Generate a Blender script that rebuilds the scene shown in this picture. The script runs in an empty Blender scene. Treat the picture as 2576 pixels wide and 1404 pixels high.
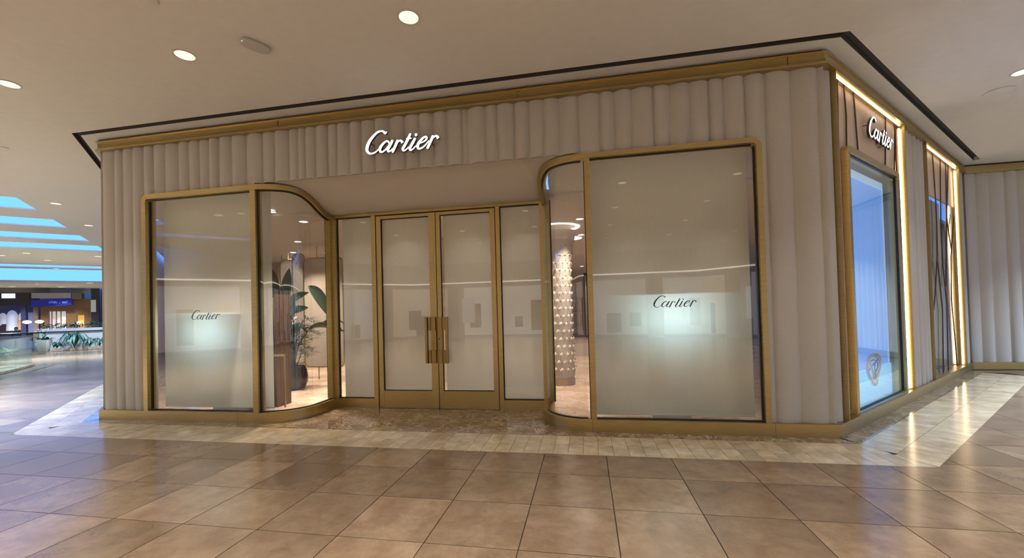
import bpy, bmesh, math, random
from mathutils import Vector, Matrix
random.seed(7)
SC = bpy.context.scene
COL = SC.collection
PI = math.pi
Q = math.sqrt(.5)
T8 = math.tan(PI/8)

# ------------------------------------------------------------------ camera
F_PX, PX, PY = 1054.51, 1275.5, 765.43
YAW, PITCH, ROLL = -.1838, .0164, -.0271
CAM = Vector((7.652, -5.386, 1.55))
def make_camera():
    cd = bpy.data.cameras.new('camera'); co = bpy.data.objects.new('camera', cd); COL.objects.link(co)
    cd.sensor_fit = 'HORIZONTAL'; cd.sensor_width = 36; cd.lens = F_PX/2576*36
    cd.shift_x = (1288-PX)/2576; cd.shift_y = (PY-702)/2576
    cd.clip_start = .05; cd.clip_end = 300
    f = Vector((math.sin(YAW)*math.cos(PITCH), math.cos(YAW)*math.cos(PITCH), math.sin(PITCH)))
    r = Vector((math.cos(YAW), -math.sin(YAW), 0)); u = r.cross(f)
    c, s = math.cos(ROLL), math.sin(ROLL)
    r2 = c*r+s*u; u2 = -s*r+c*u
    m = Matrix((r2, u2, -f)).transposed().to_4x4(); m.translation = CAM
    co.matrix_world = m; SC.camera = co
    return r2, u2, f
CR, CU, CF = make_camera()
def project(P):
    d = Vector(P)-CAM; z = d.dot(CF)
    if z < .05: return None
    return PX+F_PX*d.dot(CR)/z, PY-F_PX*d.dot(CU)/z

# ------------------------------------------------------------------ world, exposure
w = bpy.data.worlds.new('sky'); SC.world = w; w.use_nodes = True
bg = w.node_tree.nodes['Background']; bg.inputs[0].default_value = (.115, .33, 1.0, 1); bg.inputs[1].default_value = 2.9
vs = SC.view_settings; vs.view_transform = 'Standard'; vs.look = 'None'; vs.exposure = -0.3; vs.gamma = 1; vs.use_curve_mapping = False
WARM = (1.0, .97, .90); COOL = (.74, .89, 1.0)
cy = SC.cycles; cy.max_bounces = 7; cy.diffuse_bounces = 3; cy.glossy_bounces = 3; cy.transmission_bounces = 4; cy.transparent_max_bounces = 12; cy.use_adaptive_sampling = True; cy.adaptive_threshold = .03; cy.sample_clamp_indirect = 6; cy.caustics_reflective = False; cy.caustics_refractive = False

# ------------------------------------------------------------------ materials
def nodes(name):
    m = bpy.data.materials.new(name); m.use_nodes = True
    nt = m.node_tree; b = nt.nodes['Principled BSDF']
    return m, nt, b
def N(nt, t, **k):
    n = nt.nodes.new(t)
    for a, v in k.items():
        if a.startswith('i_'):
            key = a[2:]; key = int(key) if key.isdigit() else key
            n.inputs[key].default_value = v
        else: setattr(n, a, v)
    return n
def L(nt, a, b): nt.links.new(a, b)
def ramp(nt, fac, stops):
    r = N(nt, 'ShaderNodeValToRGB'); e = r.color_ramp.elements
    while len(e) < len(stops): e.new(.5)
    for x, (p, c) in zip(e, stops): x.position = p; x.color = (*c, 1)
    L(nt, fac, r.inputs[0]); return r.outputs[0]
def mat_plain(name, col, rough=.6, metal=0, spec=.5, noise=0, nscale=30, bump=0, bscale=200):
    m, nt, b = nodes(name)
    b.inputs['Base Color'].default_value = (*col, 1); b.inputs['Roughness'].default_value = rough
    b.inputs['Metallic'].default_value = metal; b.inputs['Specular IOR Level'].default_value = spec
    tc = N(nt, 'ShaderNodeTexCoord')
    if noise:
        n = N(nt, 'ShaderNodeTexNoise', i_Scale=nscale, i_Detail=5.0); L(nt, tc.outputs['Object'], n.inputs['Vector'])
        c = ramp(nt, n.outputs[0], [(.3, tuple(v*(1-noise) for v in col)), (.7, tuple(min(1, v*(1+noise)) for v in col))]); L(nt, c, b.inputs['Base Color'])
    if bump:
        n2 = N(nt, 'ShaderNodeTexNoise', i_Scale=bscale, i_Detail=3.0); L(nt, tc.outputs['Object'], n2.inputs['Vector'])
        bp = N(nt, 'ShaderNodeBump', i_Strength=bump, i_Distance=.01); L(nt, n2.outputs[0], bp.inputs['Height']); L(nt, bp.outputs[0], b.inputs['Normal'])
    return m
def mat_emit(name, col, s):
    m, nt, b = nodes(name); b.inputs['Base Color'].default_value = (*col, 1)
    b.inputs['Emission Color'].default_value = (*col, 1); b.inputs['Emission Strength'].default_value = s
    return m
def mat_brass(name, col, rough, sx=(2, 2, 60)):
    m, nt, b = nodes(name); tc = N(nt, 'ShaderNodeTexCoord')
    mp = N(nt, 'ShaderNodeMapping'); mp.inputs['Scale'].default_value = sx; L(nt, tc.outputs['Object'], mp.inputs[0])
    n = N(nt, 'ShaderNodeTexNoise', i_Scale=3.0, i_Detail=6.0); L(nt, mp.outputs[0], n.inputs['Vector'])
    c = ramp(nt, n.outputs[0], [(.3, tuple(v*.86 for v in col)), (.7, tuple(v*1.1 for v in col))]); L(nt, c, b.inputs['Base Color'])
    b.inputs['Metallic'].default_value = 1; b.inputs['Roughness'].default_value = rough
    return m
def mat_glass(name, tint=(.96, .98, .97), refl=1.0):
    m = bpy.data.materials.new(name); m.use_nodes = True; nt = m.node_tree; nt.nodes.clear()
    o = N(nt, 'ShaderNodeOutputMaterial'); mx = N(nt, 'ShaderNodeMixShader')
    t = N(nt, 'ShaderNodeBsdfTransparent'); t.inputs[0].default_value = (*tint, 1)
    g = N(nt, 'ShaderNodeBsdfGlossy', i_Roughness=.0); g.inputs[0].default_value = (1, 1, 1, 1)
    lw = N(nt, 'ShaderNodeLayerWeight'); lw.inputs[0].default_value = .5
    pw = N(nt, 'ShaderNodeMath', operation='POWER'); pw.inputs[1].default_value = 5; L(nt, lw.outputs['Facing'], pw.inputs[0])
    mu = N(nt, 'ShaderNodeMath', operation='MULTIPLY_ADD'); mu.inputs[1].default_value = 1-.045*refl; mu.inputs[2].default_value = .045*refl; mu.use_clamp = True
    L(nt, pw.outputs[0], mu.inputs[0]); L(nt, mu.outputs[0], mx.inputs[0]); L(nt, t.outputs[0], mx.inputs[1]); L(nt, g.outputs[0], mx.inputs[2]); L(nt, mx.outputs[0], o.inputs[0])
    return m
def mat_blind(name, col, trans):
    m = bpy.data.materials.new(name); m.use_nodes = True; nt = m.node_tree; nt.nodes.clear()
    o = N(nt, 'ShaderNodeOutputMaterial'); mx = N(nt, 'ShaderNodeMixShader', i_Fac=trans)
    d = N(nt, 'ShaderNodeBsdfDiffuse'); t = N(nt, 'ShaderNodeBsdfTranslucent'); t.inputs[0].default_value = (.9, .92, .9, 1)
    tc = N(nt, 'ShaderNodeTexCoord'); n = N(nt, 'ShaderNodeTexNoise', i_Scale=1.5, i_Detail=2.0)
    mp = N(nt, 'ShaderNodeMapping'); mp.inputs['Scale'].default_value = (180, 1, 4); L(nt, tc.outputs['Object'], mp.inputs[0]); L(nt, mp.outputs[0], n.inputs['Vector'])
    c = ramp(nt, n.outputs[0], [(.35, tuple(v*.95 for v in col)), (.65, tuple(v*1.04 for v in col))]); L(nt, c, d.inputs[0])
    L(nt, d.outputs[0], mx.inputs[1]); L(nt, t.outputs[0], mx.inputs[2]); L(nt, mx.outputs[0], o.inputs[0])
    return m
def mat_stone(name, dark, mid, light, rough, scale=1.0, blotch=.5, veins=None, rnd=.25, grid=None, stretch=(1, 1, 1), spec=.9):
    m, nt, b = nodes(name); tc = N(nt, 'ShaderNodeTexCoord'); ge = N(nt, 'ShaderNodeNewGeometry'); oi = N(nt, 'ShaderNodeObjectInfo')
    mr = N(nt, 'ShaderNodeVectorMath', operation='SCALE'); mr.inputs[3].default_value = 37.0
    cx = N(nt, 'ShaderNodeCombineXYZ'); L(nt, oi.outputs['Random'], cx.inputs[0]); L(nt, oi.outputs['Random'], cx.inputs[2]); L(nt, cx.outputs[0], mr.inputs[0])
    ad = N(nt, 'ShaderNodeVectorMath', operation='ADD'); L(nt, ge.outputs['Position'], ad.inputs[0]); L(nt, mr.outputs[0], ad.inputs[1])
    mp = N(nt, 'ShaderNodeMapping'); mp.inputs['Scale'].default_value = stretch; L(nt, ad.outputs[0], mp.inputs[0]); v = mp.outputs[0]
    n1 = N(nt, 'ShaderNodeTexNoise', i_Scale=2.2*scale, i_Detail=8.0, i_Roughness=.62, i_Distortion=.15); L(nt, v, n1.inputs['Vector'])
    c = ramp(nt, n1.outputs[0], [(.33, dark), (.5, mid), (.68, light)])
    n2 = N(nt, 'ShaderNodeTexNoise', i_Scale=6.0*scale, i_Detail=9.0, i_Roughness=.72, i_Distortion=.35); L(nt, v, n2.inputs['Vector'])
    f2 = ramp(nt, n2.outputs[0], [(.34, (1-blotch,)*3), (.60, (1, 1, 1))])
    mu = N(nt, 'ShaderNodeMix', data_type='RGBA', blend_type='MULTIPLY'); mu.inputs[0].default_value = .45; L(nt, c, mu.inputs[6]); L(nt, f2, mu.inputs[7]); out = mu.outputs[2]
    if veins:
        n3 = N(nt, 'ShaderNodeTexNoise', i_Scale=1.6*scale, i_Detail=10.0, i_Roughness=.6, i_Distortion=2.2); L(nt, v, n3.inputs['Vector'])
        f3 = ramp(nt, n3.outputs[0], [(.485, (0, 0, 0)), (.5, (1, 1, 1)), (.515, (0, 0, 0))])
        mv = N(nt, 'ShaderNodeMix', data_type='RGBA'); L(nt, f3, mv.inputs[0]); L(nt, out, mv.inputs[6]); mv.inputs[7].default_value = (*veins, 1); out = mv.outputs[2]
    hs = N(nt, 'ShaderNodeHueSaturation'); L(nt, out, hs.inputs['Color'])
    ma = N(nt, 'ShaderNodeMapRange'); ma.inputs[3].default_value = 1-rnd; ma.inputs[4].default_value = 1+rnd; L(nt, oi.outputs['Random'], ma.inputs[0]); L(nt, ma.outputs[0], hs.inputs['Value'])
    out = hs.outputs[0]
    if grid:   # joints of the far tiles that are too small to be built one by one
        br = N(nt, 'ShaderNodeTexBrick', i_Scale=1.0); br.offset = 0; br.squash = 1
        br.inputs['Brick Width'].default_value = grid; br.inputs['Row Height'].default_value = grid; br.inputs['Mortar Size'].default_value = .006
        br.inputs['Color1'].default_value = (1, 1, 1, 1); br.inputs['Color2'].default_value = (.8, .8, .8, 1); br.inputs['Mortar'].default_value = (.3, .3, .3, 1)
        m2 = N(nt, 'ShaderNodeMapping'); m2.inputs['Location'].default_value = (-8.47, .75, 0); L(nt, ge.outputs['Position'], m2.inputs[0]); L(nt, m2.outputs[0], br.inputs['Vector'])
        mg = N(nt, 'ShaderNodeMix', data_type='RGBA', blend_type='MULTIPLY'); mg.inputs[0].default_value = 1; L(nt, out, mg.inputs[6]); L(nt, br.outputs[0], mg.inputs[7]); out = mg.outputs[2]
    L(nt, out, b.inputs['Base Color']); b.inputs['IOR'].default_value = 1.6; b.inputs['Specular IOR Level'].default_value = spec
    rr = N(nt, 'ShaderNodeMapRange'); rr.inputs[3].default_value = rough*.95; rr.inputs[4].default_value = rough*1.1; L(nt, n2.outputs[0], rr.inputs[0]); L(nt, rr.outputs[0], b.inputs['Roughness'])
    return m
def mat_wood(name, a, b_, rough=.5, st=(14, 14, 1.2)):
    m, nt, b = nodes(name); tc = N(nt, 'ShaderNodeTexCoord'); mp = N(nt, 'ShaderNodeMapping'); mp.inputs['Scale'].default_value = st; L(nt, tc.outputs['Object'], mp.inputs[0])
    n = N(nt, 'ShaderNodeTexNoise', i_Scale=4.0, i_Detail=8.0, i_Distortion=.8); L(nt, mp.outputs[0], n.inputs['Vector'])
    L(nt, ramp(nt, n.outputs[0], [(.3, a), (.7, b_)]), b.inputs['Base Color']); b.inputs['Roughness'].default_value = rough
    return m
M = {}
M['brass'] = mat_brass('satin_brass', (.50, .385, .17), .33)
M['brass_dark'] = mat_brass('aged_brass', (.36, .255, .105), .38)
M['bronze'] = mat_plain('bronze_rod', (.10, .055, .03), .4, .6)
M['plaster'] = mat_plain('fluted_plaster', (.51, .495, .46), .75, 0, .3, .04, 60, .12, 500)
M['ceil'] = mat_plain('ceiling_paint', (.80, .81, .815), .85, 0, .2, .02, 8)
M['soffit'] = mat_plain('soffit_paint', (.70, .66, .61), .8, 0, .25)
M['black'] = mat_plain('shadow_gap_black', (.02, .02, .024), .6)
M['gasket'] = mat_plain('black_gasket', (.012, .011, .01), .5)
M['gap_grey'] = mat_plain('gap_liner_grey', (.045, .042, .04), .7)
M['glass'] = mat_glass('clear_glass', (.96, .98, .97), 1.6)
M['rail_glass'] = mat_glass('rail_glass', (.80, .90, .88), .9)
M['blind'] = mat_blind('window_blind', (.92, .88, .77), .2)
M['blind_door'] = mat_blind('door_blind', (.93, .86, .72), .25)
M['tile'] = mat_stone('brown_travertine', (.165, .105, .063), (.205, .136, .085), (.255, .178, .116), .19, 1.0, .6, None, .22, None, (1, 1, 1))
M['tile_far'] = mat_stone('brown_travertine_far', (.17, .11, .068), (.22, .145, .088), (.28, .19, .12), .17, 1.0, .4, None, .0, .645)
M['plank'] = mat_stone('cream_travertine', (.40, .30, .19), (.54, .43, .29), (.66, .56, .42), .16, 1.6, .3, None, .13, None, (1, 1, 1))
M['grout'] = mat_plain('dark_grout', (.022, .015, .011), .9)
M['marble'] = mat_stone('brown_marble', (.15, .095, .055), (.24, .16, .10), (.38, .28, .19), .07, 1.8, .6, (.62, .54, .42), .08)
M['marble_in'] = mat_stone('pink_marble', (.52, .36, .26), (.66, .50, .39), (.78, .66, .56), .09, .9, .3, (.45, .24, .16), .05)
M['veneer'] = mat_wood('pale_veneer', (.66, .50, .35), (.80, .64, .48), .5, (30, 30, 30))
M['walnut'] = mat_wood('brown_cabinet', (.055, .026, .015), (.085, .04, .022), .3)
M['shop_wood'] = mat_wood('shop_wood', (.17, .085, .03), (.33, .18, .07), .5)
M['white'] = mat_plain('white_paint', (.82, .82, .80), .5)
M['offwhite'] = mat_plain('offwhite_plaster', (.80, .72, .64), .6)
M['led'] = mat_emit('led_strip', (1.0, .80, .56), 8.0)
M['led_soft'] = mat_emit('led_strip_soft', (1.0, .78, .54), 4.8)
M['sign'] = mat_emit('sign_face', (1.0, .98, .96), 2.0)
M['sign_side'] = mat_plain('sign_return', (.07, .06, .06), .4, .5)
M['ink'] = mat_plain('dark_lettering', (.035, .04, .045), .4)
M['lamp'] = mat_emit('lamp_disc', (1.0, .91, .66), 1.45)
M['lamp_rim'] = mat_plain('lamp_rim', (.55, .52, .47), .5)
M['lamp_in'] = mat_emit('shop_lamp', (1.0, .93, .84), 6.0)
M['pot_black'] = mat_plain('black_pot', (.012, .012, .014), .25)
M['leaf'] = mat_plain('dark_leaf', (.012, .034, .022), .35, 0, .5, .3, 12)
M['leaf_teal'] = mat_plain('teal_leaf', (.03, .11, .085), .45, 0, .5, .3, 12)
M['leaf_green'] = mat_plain('green_leaf', (.04, .10, .03), .5, 0, .5, .4, 12)
M['soil'] = mat_plain('soil', (.03, .02, .014), .9)
M['screen'] = mat_blind('patterned_screen', (.66, .57, .49), .5)
M['speaker'] = mat_plain('grey_plastic', (.50, .50, .50), .5)

# ------------------------------------------------------------------ mesh helpers
def wloc(o):
    v = Vector((0, 0, 0))
    while o: v += o.location; o = o.parent
    return v
class MB:
    def __init__(s): s.v = []; s.f = []; s.mi = []; s.cur = 0
    def face(s, *idx): s.f.append(idx); s.mi.append(s.cur)
    def add(s, pts): n = len(s.v); s.v += [Vector(p) for p in pts]; return list(range(n, n+len(pts)))
    def hexa(s, a):                                   # 8 points: bottom ring 4, top ring 4
        i = s.add(a)
        for f in ((0, 3, 2, 1), (4, 5, 6, 7), (0, 1, 5, 4), (1, 2, 6, 5), (2, 3, 7, 6), (3, 0, 4, 7)): s.face(*[i[k] for k in f])
        return s
    def box(s, x0, x1, y0, y1, z0, z1):
        return s.hexa([(x0, y0, z0), (x1, y0, z0), (x1, y1, z0), (x0, y1, z0), (x0, y0, z1), (x1, y0, z1), (x1, y1, z1), (x0, y1, z1)])
    def prism(s, poly, z0, z1, ch=0):                 # poly: list of (x,y); ch: small chamfer on the top edge
        n = len(poly); a = s.add([(x, y, z0) for x, y in poly])
        if ch:
            cx = sum(p[0] for p in poly)/n; cy = sum(p[1] for p in poly)/n
            b = s.add([(x, y, z1-ch) for x, y in poly]); t = s.add([(x+(cx-x)*ch/max(.05, math.hypot(cx-x, cy-y))*1.3, y+(cy-y)*ch/max(.05, math.hypot(cx-x, cy-y))*1.3, z1) for x, y in poly])
            for k in range(n):
                j = (k+1) % n; s.face(a[k], a[j], b[j], b[k]); s.face(b[k], b[j], t[j], t[k])
            s.face(*t)
        else:
            t = s.add([(x, y, z1) for x, y in poly])
            for k in range(n): j = (k+1) % n; s.face(a[k], a[j], t[j], t[k])
            s.face(*t); s.face(*a[::-1])
        return s
    def loft(s, rings, closed=False, caps=True):
        n = len(rings[0]); ids = [s.add(r) for r in rings]; m = len(ids)
        for k in range(m if closed else m-1):
            a, b = ids[k], ids[(k+1) % m]
            for i in range(n): j = (i+1) % n; s.face(a[i], a[j], b[j], b[i])
        if caps and not closed: s.face(*ids[0][::-1]); s.face(*ids[-1])
        return s
    def tube(s, pts, r, n=8, closed=False, taper=None):
        pts = [Vector(p) for p in pts]; rings = []; m = len(pts)
        up = Vector((0, 0, 1)); prev = None
        for k, p in enumerate(pts):
            if closed: d = (pts[(k+1) % m]-pts[k-1]).normalized()
            else: d = (pts[min(k+1, m-1)]-pts[max(k-1, 0)]).normalized()
            if prev is None:
                ref = Vector((1, 0, 0)) if abs(d.z) > .9 else up
                u = d.cross(ref).normalized()
            else: u = (prev-d*prev.dot(d)).normalized()
            prev = u; v = d.cross(u); rr = r if taper is None else r*taper[k]
            rings.append([p+u*rr*math.cos(2*PI*i/n)+v*rr*math.sin(2*PI*i/n) for i in range(n)])
        return s.loft(rings, closed)
    def lathe(s, c, prof, n=24, caps=True):           # prof: (r,z)
        rings = [[(c[0]+r*math.cos(2*PI*i/n), c[1]+r*math.sin(2*PI*i/n), c[2]+z) for i in range(n)] for r, z in prof]
        return s.loft(rings, False, caps)
    def sweep(s, path, prof, closed_prof=True, caps=True):  # path 2D left-to-right, outward = right-hand side; prof: (out,z)
        rings = []
        for k, p in enumerate(path):
            d0 = d1 = None
            if k > 0: d0 = (Vector(p)-Vector(path[k-1])).normalized()
            if k < len(path)-1: d1 = (Vector(path[k+1])-Vector(p)).normalized()
            d0 = d0 or d1; d1 = d1 or d0
            n0 = Vector((d0.y, -d0.x)); n1 = Vector((d1.y, -d1.x)); b = (n0+n1); b = b/b.dot(n0) if b.length > 1e-6 else n0
            rings.append([(p[0]+b.x*o, p[1]+b.y*o, z) for o, z in prof])
        return s.loft(rings, False, caps)
    def build(s, name, mats, parent=None, smooth=False, origin=None, angle=35):
        if not isinstance(mats, (list, tuple)): mats = [mats]
        me = bpy.data.meshes.new(name)
        o = wloc(parent) if parent else Vector(origin or (0, 0, 0))
        me.from_pydata([tuple(p-o) for p in s.v], [], s.f)
        for m in mats: me.materials.append(m)
        for p, i in zip(me.polygons, s.mi): p.material_index = i
        bm = bmesh.new(); bm.from_mesh(me); bmesh.ops.remove_doubles(bm, verts=bm.verts, dist=1e-6); bmesh.ops.recalc_face_normals(bm, faces=bm.faces)
        bm.to_mesh(me); bm.free()
        if smooth:
            me.shade_smooth(); me.set_sharp_from_angle(angle=math.radians(angle))
        ob = bpy.data.objects.new(name, me); COL.objects.link(ob)
        if parent: ob.parent = parent
        else: ob.location = o
        return ob
def tag(o, label, cat, group=None, kind=None):
    o['label'] = label; o['category'] = cat
    if group: o['group'] = group
    if kind: o['kind'] = kind
    return o
def thing(name, loc, label, cat, group=None, kind=None):
    o = bpy.data.objects.new(name, None); COL.objects.link(o); o.location = loc; o.empty_display_size = .1
    return tag(o, label, cat, group, kind)
def area_light(name, loc, size, power, col, parent=None, rot=(0, 0, 0), spread=PI, shape='DISK', size_y=None):
    ld = bpy.data.lights.new(name, 'AREA'); ld.shape = shape; ld.size = size
    if size_y: ld.size_y = size_y
    ld.energy = power; ld.color = col; ld.spread = spread
    o = bpy.data.objects.new(name, ld); COL.objects.link(o); o.rotation_euler = rot
    if parent: o.parent = parent; o.location = Vector(loc)-Vector(parent.location)
    else: o.location = loc
    return o

# ------------------------------------------------------------------ measures of the place
W = 10.468                     # front width of the shop
ZC = 4.493                     # mall ceiling
ZL = 4.30                      # underside of brass cornice
SL = 7.757                     # length of the right flank (45 degrees)
CORNER_R = (W+SL*Q, SL*Q)
def side(s, off, z): return Vector((W+Q*s-Q*off, Q*s+Q*off, z))        # right flank: s along, off inwards
def lab(a, b, z=0): return Vector((-Q*a-Q*b, Q*a-Q*b, z))              # left concourse: a along, b outwards
def rab(a, b, z=0): return Vector((W+Q*a+Q*b, Q*a-Q*b, z))
def clip(poly, nx, ny, c):                                             # keep nx*x+ny*y >= c
    out = []
    for k in range(len(poly)):
        p, q_ = poly[k], poly[(k+1) % len(poly)]; dp = nx*p[0]+ny*p[1]-c; dq = nx*q_[0]+ny*q_[1]-c
        if dp >= 0: out.append(p)
        if (dp > 0) != (dq > 0) and abs(dp-dq) > 1e-9 and dp*dq < 0:
            t = dp/(dp-dq); out.append((p[0]+(q_[0]-p[0])*t, p[1]+(q_[1]-p[1])*t))
    return out
def parea(p): return abs(sum(p[i][0]*p[(i+1) % len(p)][1]-p[(i+1) % len(p)][0]*p[i][1] for i in range(len(p))))/2 if len(p) > 2 else 0

# ------------------------------------------------------------------ floor
OB, OM = .84, .185            # outer edge of cream border, outer edge of marble band
def build_floor():
    b = MB(); b.box(-48, 40, -24, 46, -.3, -.012)
    fl = b.build('floor', M['tile_far']); tag(fl, 'brown travertine tiled mall floor around the shop', 'floor', kind='structure')
    X0, Y0, P = 8.47, -.75, .6455
    ti = []
    full = None
    for i in range(-34, 12):
        for j in range(-9, 14):
            x0, x1 = X0+i*P+.0035, X0+(i+1)*P-.0035; y0, y1 = Y0+j*P+.0035, Y0+(j+1)*P-.0035
            cx, cy = (x0+x1)/2, (y0+y1)/2
            cell = [(x0, y0), (x1, y0), (x1, y1), (x0, y1)]
            br = [(x-W-y)*Q for x, y in cell]; bl = [(-x-y)*Q for x, y in cell]
            inside = [not (y < -OB or r > OB or l > OB) for (x, y), r, l in zip(cell, br, bl)]
            pr = [project((x, y, 0)) for x, y in cell]
            if any(p is None for p in pr):
                if not (cy < -3 and 3 < cx < 12): continue
                continue
            xs = [p[0] for p in pr]; ys = [p[1] for p in pr]
            if max(xs) < -500 or min(xs) > 3076 or min(ys) > 1750 or max(ys)-min(ys) < 8.5: continue
            if all(inside) or (cx > 2 and cy > 6): continue
            if cx > -.3-cy and cx < W+.3+cy and cy > .3: continue
            ti.append((-(max(ys)-min(ys)), cell, any(inside), cx, cy))
    ti.sort(key=lambda t: t[0]); ti = ti[:290]
    gb = MB()
    for _, cell, part, cx, cy in ti:
        h = P/2; gb.face(*gb.add([(cx-h, cy-h, -.009), (cx+h, cy-h, -.009), (cx+h, cy+h, -.009), (cx-h, cy+h, -.009)]))
        if not part:
            if full is None:
                h = P/2-.0035; m = MB(); m.prism([(-h, -h), (h, -h), (h, h), (-h, h)], -.008, 0); o = m.build('floor_tile', M['tile'], fl); full = o.data
            else: o = bpy.data.objects.new('floor_tile', full); COL.objects.link(o); o.parent = fl
            o.location = (cx, cy, 0)
        else:
            m = MB(); ok = 0
            pc = clip(cell, 0, -1, OB)
            top = clip(cell, 0, 1, -OB)
            for p in (pc, clip(top, Q, -Q, OB+W*Q), clip(top, -Q, -Q, OB)):
                if parea(p) > .004: m.prism(p, -.008, 0, .0); ok = 1
            if ok: m.build('floor_tile', M['tile'], fl, origin=(0, 0, 0))
    l1, l2 = lab(5.3, OB), lab(5.3, 0); r1, r2 = rab(7.4, OB), rab(7.4, 0)
    for p in ([(-OB*T8, -OB), (W+OB*T8, -OB), (W, 0), (0, 0)], [(W+OB*T8, -OB), (r1.x, r1.y), (r2.x, r2.y), (W, 0)], [(l1.x, l1.y), (-OB*T8, -OB), (0, 0), (l2.x, l2.y)]): gb.face(*gb.add([(x, y, -.0085) for x, y in p]))
    gb.build('grout_bed', M['grout'], fl)
    # cream border planks
    pw = .1614; mid = .51; pm = {}
    def plank(poly):
        if parea(poly) > .003:
            m = MB(); m.prism(poly, -.008, .0005); m.build('border_plank', M['plank'], fl)
    n = int(W/pw)+3; g = .0018
    for k in range(-3, n):
        x0, x1 = k*pw+g, (k+1)*pw-g
        rows = [(OM+g, mid-g), (mid+g, OB-g)] if k % 9 != 4 else [(OM+g, .62-g), (.62+g, OB-g)]
        for o0, o1 in rows:
            p = [(x0, -o1), (x1, -o1), (x1, -o0), (x0, -o0)]
            p = clip(p, -1, -T8, -W+.002); p = clip(p, 1, -T8, .002); plank(p)
    def strip(fn, a1, flip):
        for k in range(-3, int(a1/pw)):
            s0, s1 = k*pw+g, (k+1)*pw-g
            for o0, o1 in [(OM+g, mid-g), (mid+g, OB-g)]:
                p = [fn(s0, o0), fn(s1, o0), fn(s1, o1), fn(s0, o1)]; p = [(v.x, v.y) for v in p]
                if flip: p = clip(p, 1, T8, W+.002)
                else: p = clip(p, -1, T8, .002)
                plank(p)
    strip(rab, 7.4, True); strip(lab, 5.3, False)
    # marble band and threshold
    def slab(poly): m = MB(); m.prism(poly, -.008, .0008); m.build('marble_slab', M['marble'], fl)
    ys = -OM+g
    edges = [-OM*T8, 1.5, 2.95, 4.24, 5.30, 6.29, 7.6, 9.1, W+OM*T8]
    for k in range(8):
        a, c = edges[k]+g, edges[k+1]-g; yb = 1.18 if 2 <= k <= 5 else .06
        p = [(a, ys), (c, ys), (c, yb), (a, yb)]
        if k == 0: p = [(a, ys), (c, ys), (c, yb), (.0, yb)]
        if k == 7: p = [(a, ys), (c, ys), (W, yb), (a, yb)]
        slab(p)
    for k in range(6):
        s0, s1 = k*1.25+g, (k+1)*1.25-g
        p = [rab(s0 if k else -OM*.414+.002, OM-g), rab(s1, OM-g), rab(s1, -.05), rab(s0, -.05)]; slab([(v.x, v.y) for v in p])
    for k in range(4):
        s0, s1 = k*1.25+g, (k+1)*1.25-g
        p = [lab(s0 if k else -OM*.414+.002, OM-g), lab(s1, OM-g), lab(s1, -.05), lab(s0, -.05)]; slab([(v.x, v.y) for v in p][::-1])
build_floor()

# ------------------------------------------------------------------ ceiling
def build_ceiling():
    b = MB(); o = .255; th = .16
    def quad(p, t=.16): b.prism([(v[0], v[1]) for v in p], ZC, ZC+t)
    d = 9-o
    quad([(-o*T8, -o), (-o*T8-d*T8, -9), (W+o*T8+d*T8, -9), (W+o*T8, -o)][::-1])
    for fn, strips, amax in ((lab, [(5.16, 6.54), (7.78, 9.10), (10.53, 11.85), (13.0, 14.6), (21.2, 22.5), (23.5, 32.5)], 41.0), (rab, [(3.4, 4.8), (6.0, 7.4), (8.6, 10.0)], 14.0)):
        bi = 2.25 if fn is lab else 4.5
        if fn is lab:
            quad([fn(-o*.414, o), fn(amax, o), fn(amax, bi), fn(-bi*.414, bi)], .16)
        else:
            quad([fn(-o*.414, o), fn(o+7.95, o), fn(bi+7.95, bi), fn(-bi*.414, bi)])
        cuts = [None]+[v for s in strips for v in s]+[amax]
        for k in range(0, len(cuts), 2):
            a0, a1 = cuts[k], cuts[k+1]
            if a0 is None: quad([fn(-bi*.414, bi), fn(a1, bi), fn(a1, 8.745), fn(-8.745*.414, 8.745)])
            else: quad([fn(a0, bi), fn(a1, bi), fn(a1, 13), fn(a0, 13)], .03)
        quad([fn(5, 13), fn(amax, 13), fn(amax, 16), fn(5, 16)])
    b.box(-9, 19.5, -18, -9, ZC, ZC+th); quad([(-4, -9), (-9, -9), (-9, -4.8)]); quad([(14.4, -9), (19.5, -9), (19.5, -4.8)])
    c = b.build('ceiling', M['ceil']); tag(c, 'pale painted mall ceiling with skylight strips', 'ceiling', kind='structure')
    path = [tuple(lab(42, 0)[:2]), (0, 0), (W, 0), CORNER_R]
    m = MB(); m.sweep(path, [(-.30, ZC), (.158, ZC), (.158, ZC+.10), (-.30, ZC+.10)])
    m.prism([tuple(p[:2]) for p in (rab(7.52, .157), rab(7.52, .31), rab(8.5, .31), rab(8.5, -.3), rab(7.6, -.3))], ZC+.0005, ZC+.09)
    s = m.build('ceiling', M['ceil']); tag(s, 'narrow ceiling strip between shadow gap and brass cornice', 'ceiling', kind='structure')
    m = MB(); e = rab(7.52, 0)
    m.sweep(path[:-1]+[(e.x, e.y)], [(.158, ZC+.075), (.30, ZC+.075), (.30, ZC+.15), (.158, ZC+.15)])
    for p0, p1 in ((.1585, .165), (.2490, .2545)): m.sweep(path[:-1]+[(e.x, e.y)], [(p0, ZC+.002), (p1, ZC+.002), (p1, ZC+.08), (p0, ZC+.08)])
    s = m.build('trim_1', M['gap_grey']); tag(s, 'dark grey shadow gap running around the ceiling', 'shadow gap', kind='structure')
build_ceiling()

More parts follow.
